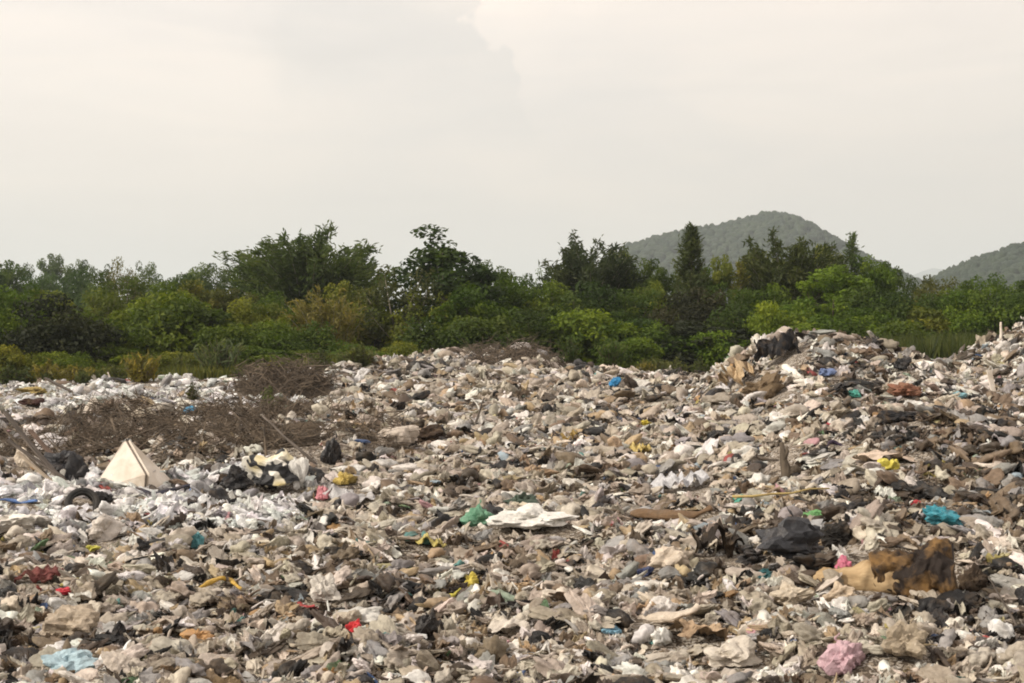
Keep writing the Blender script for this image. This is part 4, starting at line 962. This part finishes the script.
X_, Y_, S_ = X_[keep], Y_[keep], np.minimum(S_[keep], .0046 * Y_[keep] + .045); n = len(X_)
# colour of each thing: palette with zones (white rubbish on the left, near heap's right slope coloured dark for its shade)
rr_ = X_ / Y_
white_z = np.maximum(sstep(-.10, -.16, rr_) * sstep(36, 40, Y_) * .74, sstep(-.12, -.17, rr_) * sstep(15.6, 17.4, Y_) * sstep(25.5, 24, Y_) * .95)
white_z = np.maximum(white_z, sstep(.12, .18, rr_) * sstep(36, 40, Y_) * .30)
dark_z = sstep(.22, .28, rr_) * sstep(13.5, 16, Y_) * sstep(28, 25, Y_) * .82  # shade of the near heap's right slope, put into the rubbish colours
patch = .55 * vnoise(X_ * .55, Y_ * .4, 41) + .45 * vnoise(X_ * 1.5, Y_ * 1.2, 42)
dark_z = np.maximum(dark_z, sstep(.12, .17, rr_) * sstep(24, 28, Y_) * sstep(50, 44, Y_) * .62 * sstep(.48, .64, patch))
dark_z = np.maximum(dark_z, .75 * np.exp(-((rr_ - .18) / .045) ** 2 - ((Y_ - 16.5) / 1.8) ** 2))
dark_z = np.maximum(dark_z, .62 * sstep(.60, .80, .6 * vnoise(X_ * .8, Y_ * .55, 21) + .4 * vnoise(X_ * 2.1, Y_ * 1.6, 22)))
wts = np.array([q[2] for q in PAL], float); wts /= wts.sum()
ci = R2.choice(len(PAL), n, p=wts)
S_ = S_ * (1 - .22 * (white_z > .4) * (Y_ > 30))
u = R2.uniform(size=n); ci = np.where(u < white_z, R2.choice([2, 2, 2, 2, 3], n), ci)
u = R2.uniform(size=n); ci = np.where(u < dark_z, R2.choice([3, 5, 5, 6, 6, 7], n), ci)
col = np.array([q[1] for q in PAL])[ci] * R2.uniform(.78, 1.18, (n, 1)) * R2.uniform(.96, 1.04, (n, 3))
u = R2.uniform(size=n); small = sstep(1.0, .55, S_ * 2 / Y_ * FPX / 10.0) * .36  # small soil-coated pieces, coloured darker to deepen the shade in the crevices
ci = np.where((u < small) & (white_z < .4), R2.choice([5, 5, 6, 6, 3, 7], n), ci)
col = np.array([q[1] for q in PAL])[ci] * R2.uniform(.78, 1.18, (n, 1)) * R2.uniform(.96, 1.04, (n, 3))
cool = (white_z > .3); col[cool] *= np.array([1.04, 1.08, 1.13])
acc = R2.uniform(size=n) < .036
ai = R2.integers(0, len(ACC), n)
col[acc] = (np.array([q[1] for q in ACC])[ai] * R2.uniform(.6, 1.1, (n, 1)))[acc]
S_ = np.where(acc, np.minimum(S_, .05 + .0022 * Y_), S_); S_ = np.where(ci == 7, S_ * 1.15, S_)
sk = np.where(S_ * 2 / Y_ * FPX < 11, R2.choice(4, n, p=[.04, .15, .52, .29]), R2.choice(4, n, p=[.14, .22, .41, .23]))
base_i = np.array([0, 9, 18, 32])[sk] + (R2.uniform(size=n) * np.array([9, 9, 14, 7])[sk]).astype(int)
Zg = height(X_, Y_); e = .15
nx_ = -(height(X_ + e, Y_) - Zg) / e; ny_ = -(height(X_, Y_ + e) - Zg) / e
lift = S_ * R2.uniform(-.15, .45, n) + np.clip(S_ - .006 * Y_ * .5, -.05, .1) * .5
az = R2.uniform(0, 2 * math.pi, n)
tx = np.clip(nx_ * .8, -.7, .7) + R2.normal(0, .44, n); ty = np.clip(ny_ * .8, -.7, .7) + R2.normal(0, .44, n)
up = unit(np.stack([tx, ty, np.ones(n)], 1)); h0 = np.stack([np.cos(az), np.sin(az), 0 * az], 1)
ax_ = unit(h0 - (h0 * up).sum(1, keepdims=True) * up); ay_ = np.cross(up, ax_)
ROT = np.stack([ax_, ay_, up], 2)                         # columns are the local axes
SCL = S_[:, None] * np.stack([R2.uniform(.8, 1.6, n), R2.uniform(.7, 1.1, n), R2.uniform(.8, 1.25, n)], 1)
LOC = np.stack([X_, Y_, Zg + lift], 1)
PXs = S_ * 2 / Y_ * FPX                                     # width in pixels
px_, py_ = 512 + FPX * X_ / Y_, HORIZON + FPX * (H_CAM - LOC[:, 2]) / Y_
inside = (px_ > 4) & (px_ < 1020) & (py_ > 300) & (py_ < 682)
# the largest in view become things of their own
KIND = {0: ('plastic_bag', 'crumpled plastic bag', 'bag', 'crumpled plastic bags in the rubbish', 280, M_FILM),
        1: ('plastic_wrapper', 'flattened plastic wrapper', 'wrapper', 'flattened plastic wrappers in the rubbish', 170, M_FILM),
        2: ('plastic_sheet', 'creased plastic sheet', 'sheet', 'creased plastic sheets in the rubbish', 150, M_FILM),
        3: ('rag', 'twisted rag', 'rag', 'twisted rags in the rubbish', 110, M_CLOTH)}
alone = np.zeros(n, bool); RUBBISH = []
# depth order test: drop those mostly under a nearer bigger neighbour
for k, (nm, word, cat, grp, cnt, mat) in KIND.items():
    cand = np.nonzero((sk == k) & inside & (lift > S_ * .0))[0]
    cand = cand[np.argsort(-PXs[cand])][:cnt]
    for i in cand:
        alone[i] = True
        cw = ACC[ai[i]][0] if acc[i] else PAL[ci[i]][0]
        o_ = link(nm, proto_mesh(int(base_i[i]), mat, nm), None, LOC[i]); tint(o_, col[i])
        Mx = Matrix([[float(ROT[i, r_, c_]) for c_ in range(3)] for r_ in range(3)])
        o_.rotation_euler = Mx.to_euler(); o_.scale = [float(v) for v in SCL[i]]
        tag(o_, None, cat, grp); RUBBISH.append((o_, cw + ' ' + word, float(px_[i]), float(py_[i])))
# all the rest is one uncountable mass
rest = np.nonzero(~alone)[0]
lod = np.where(PXs[rest] > 13, 2, np.where(PXs[rest] > 7.5, 1, 0))
Vs, Fs, As, SM, off = [], [], [], [], 0
for k in range(len(STYLES)):
    for l_ in (0, 1, 2):
        idx = rest[(base_i[rest] == k) & (lod == l_)]
        if not len(idx): continue
        Vp, Fp = SHAPES[(k, l_)]
        P = np.einsum('nij,nvj->nvi', ROT[idx], Vp[None] * SCL[idx][:, None]) + LOC[idx][:, None]
        Vs.append(P.reshape(-1, 3)); Fs.append((Fp[None] + (np.arange(len(idx)) * len(Vp))[:, None, None]).reshape(-1, 3) + off)
        SM.append(np.full(len(idx) * len(Fp), STYLES[k][0] in ('puffy', 'twist')));  As.append(np.repeat(col[idx], len(Vp), 0)); off += len(idx) * len(Vp)
lit = link('litter', mesh_np('litter', np.concatenate(Vs), np.concatenate(Fs), M_LITTER, np.concatenate(SM), {'tint': np.concatenate(As)}))
tag(lit, 'endless layer of dirty plastic scraps and litter covering the ground', 'litter', kind='stuff')
print('litter things', n, 'triangles', sum(len(f) for f in Fs))

# ------------------------------------------------------------------ labels that single each thing out
ORD = ['nearest', 'second', 'third', 'fourth', 'fifth', 'sixth', 'seventh', 'eighth', 'ninth', 'tenth', 'eleventh', 'twelfth']
def single_out(items, marks, rels):
    """colour and kind, side of the nearest landmark, and how many of its like lie between them"""
    g = {}
    for o_, word, x, y in items:
        best = sorted(marks, key=lambda q: (q[1] - x) ** 2 + ((q[2] - y) * 1.5) ** 2)
        placed = False
        for q in best[:1]:
            dx, dy = x - q[1], y - q[2]
            rel = (rels[0] if dx < 0 else rels[1]) if abs(dx) > abs(dy) * 1.4 else (rels[2] if dy > 0 else rels[3])
            g.setdefault((word, rel, q[0]), []).append((dx * dx + dy * dy, o_))
    for (word, rel, mk), lst in g.items():
        lst.sort(key=lambda t: t[0])
        for i, (_, o_) in enumerate(lst):
            pre = '' if len(lst) == 1 else (ORD[i] if i < len(ORD) else 'outermost') + ' '
            o_['label'] = f"{pre}{word} {rel} the {mk}"
single_out(RUBBISH, LM, ('left of', 'right of', 'in front of', 'behind'))
single_out(WEEDS, LM_TREES + LM, ('left of', 'right of', 'in front of', 'behind'))
single_out([(o_, w + ' ' + o_['category'], x, y) for o_, w, x, y in TREES], LM_TREES, ('left of', 'right of', 'below', 'behind'))
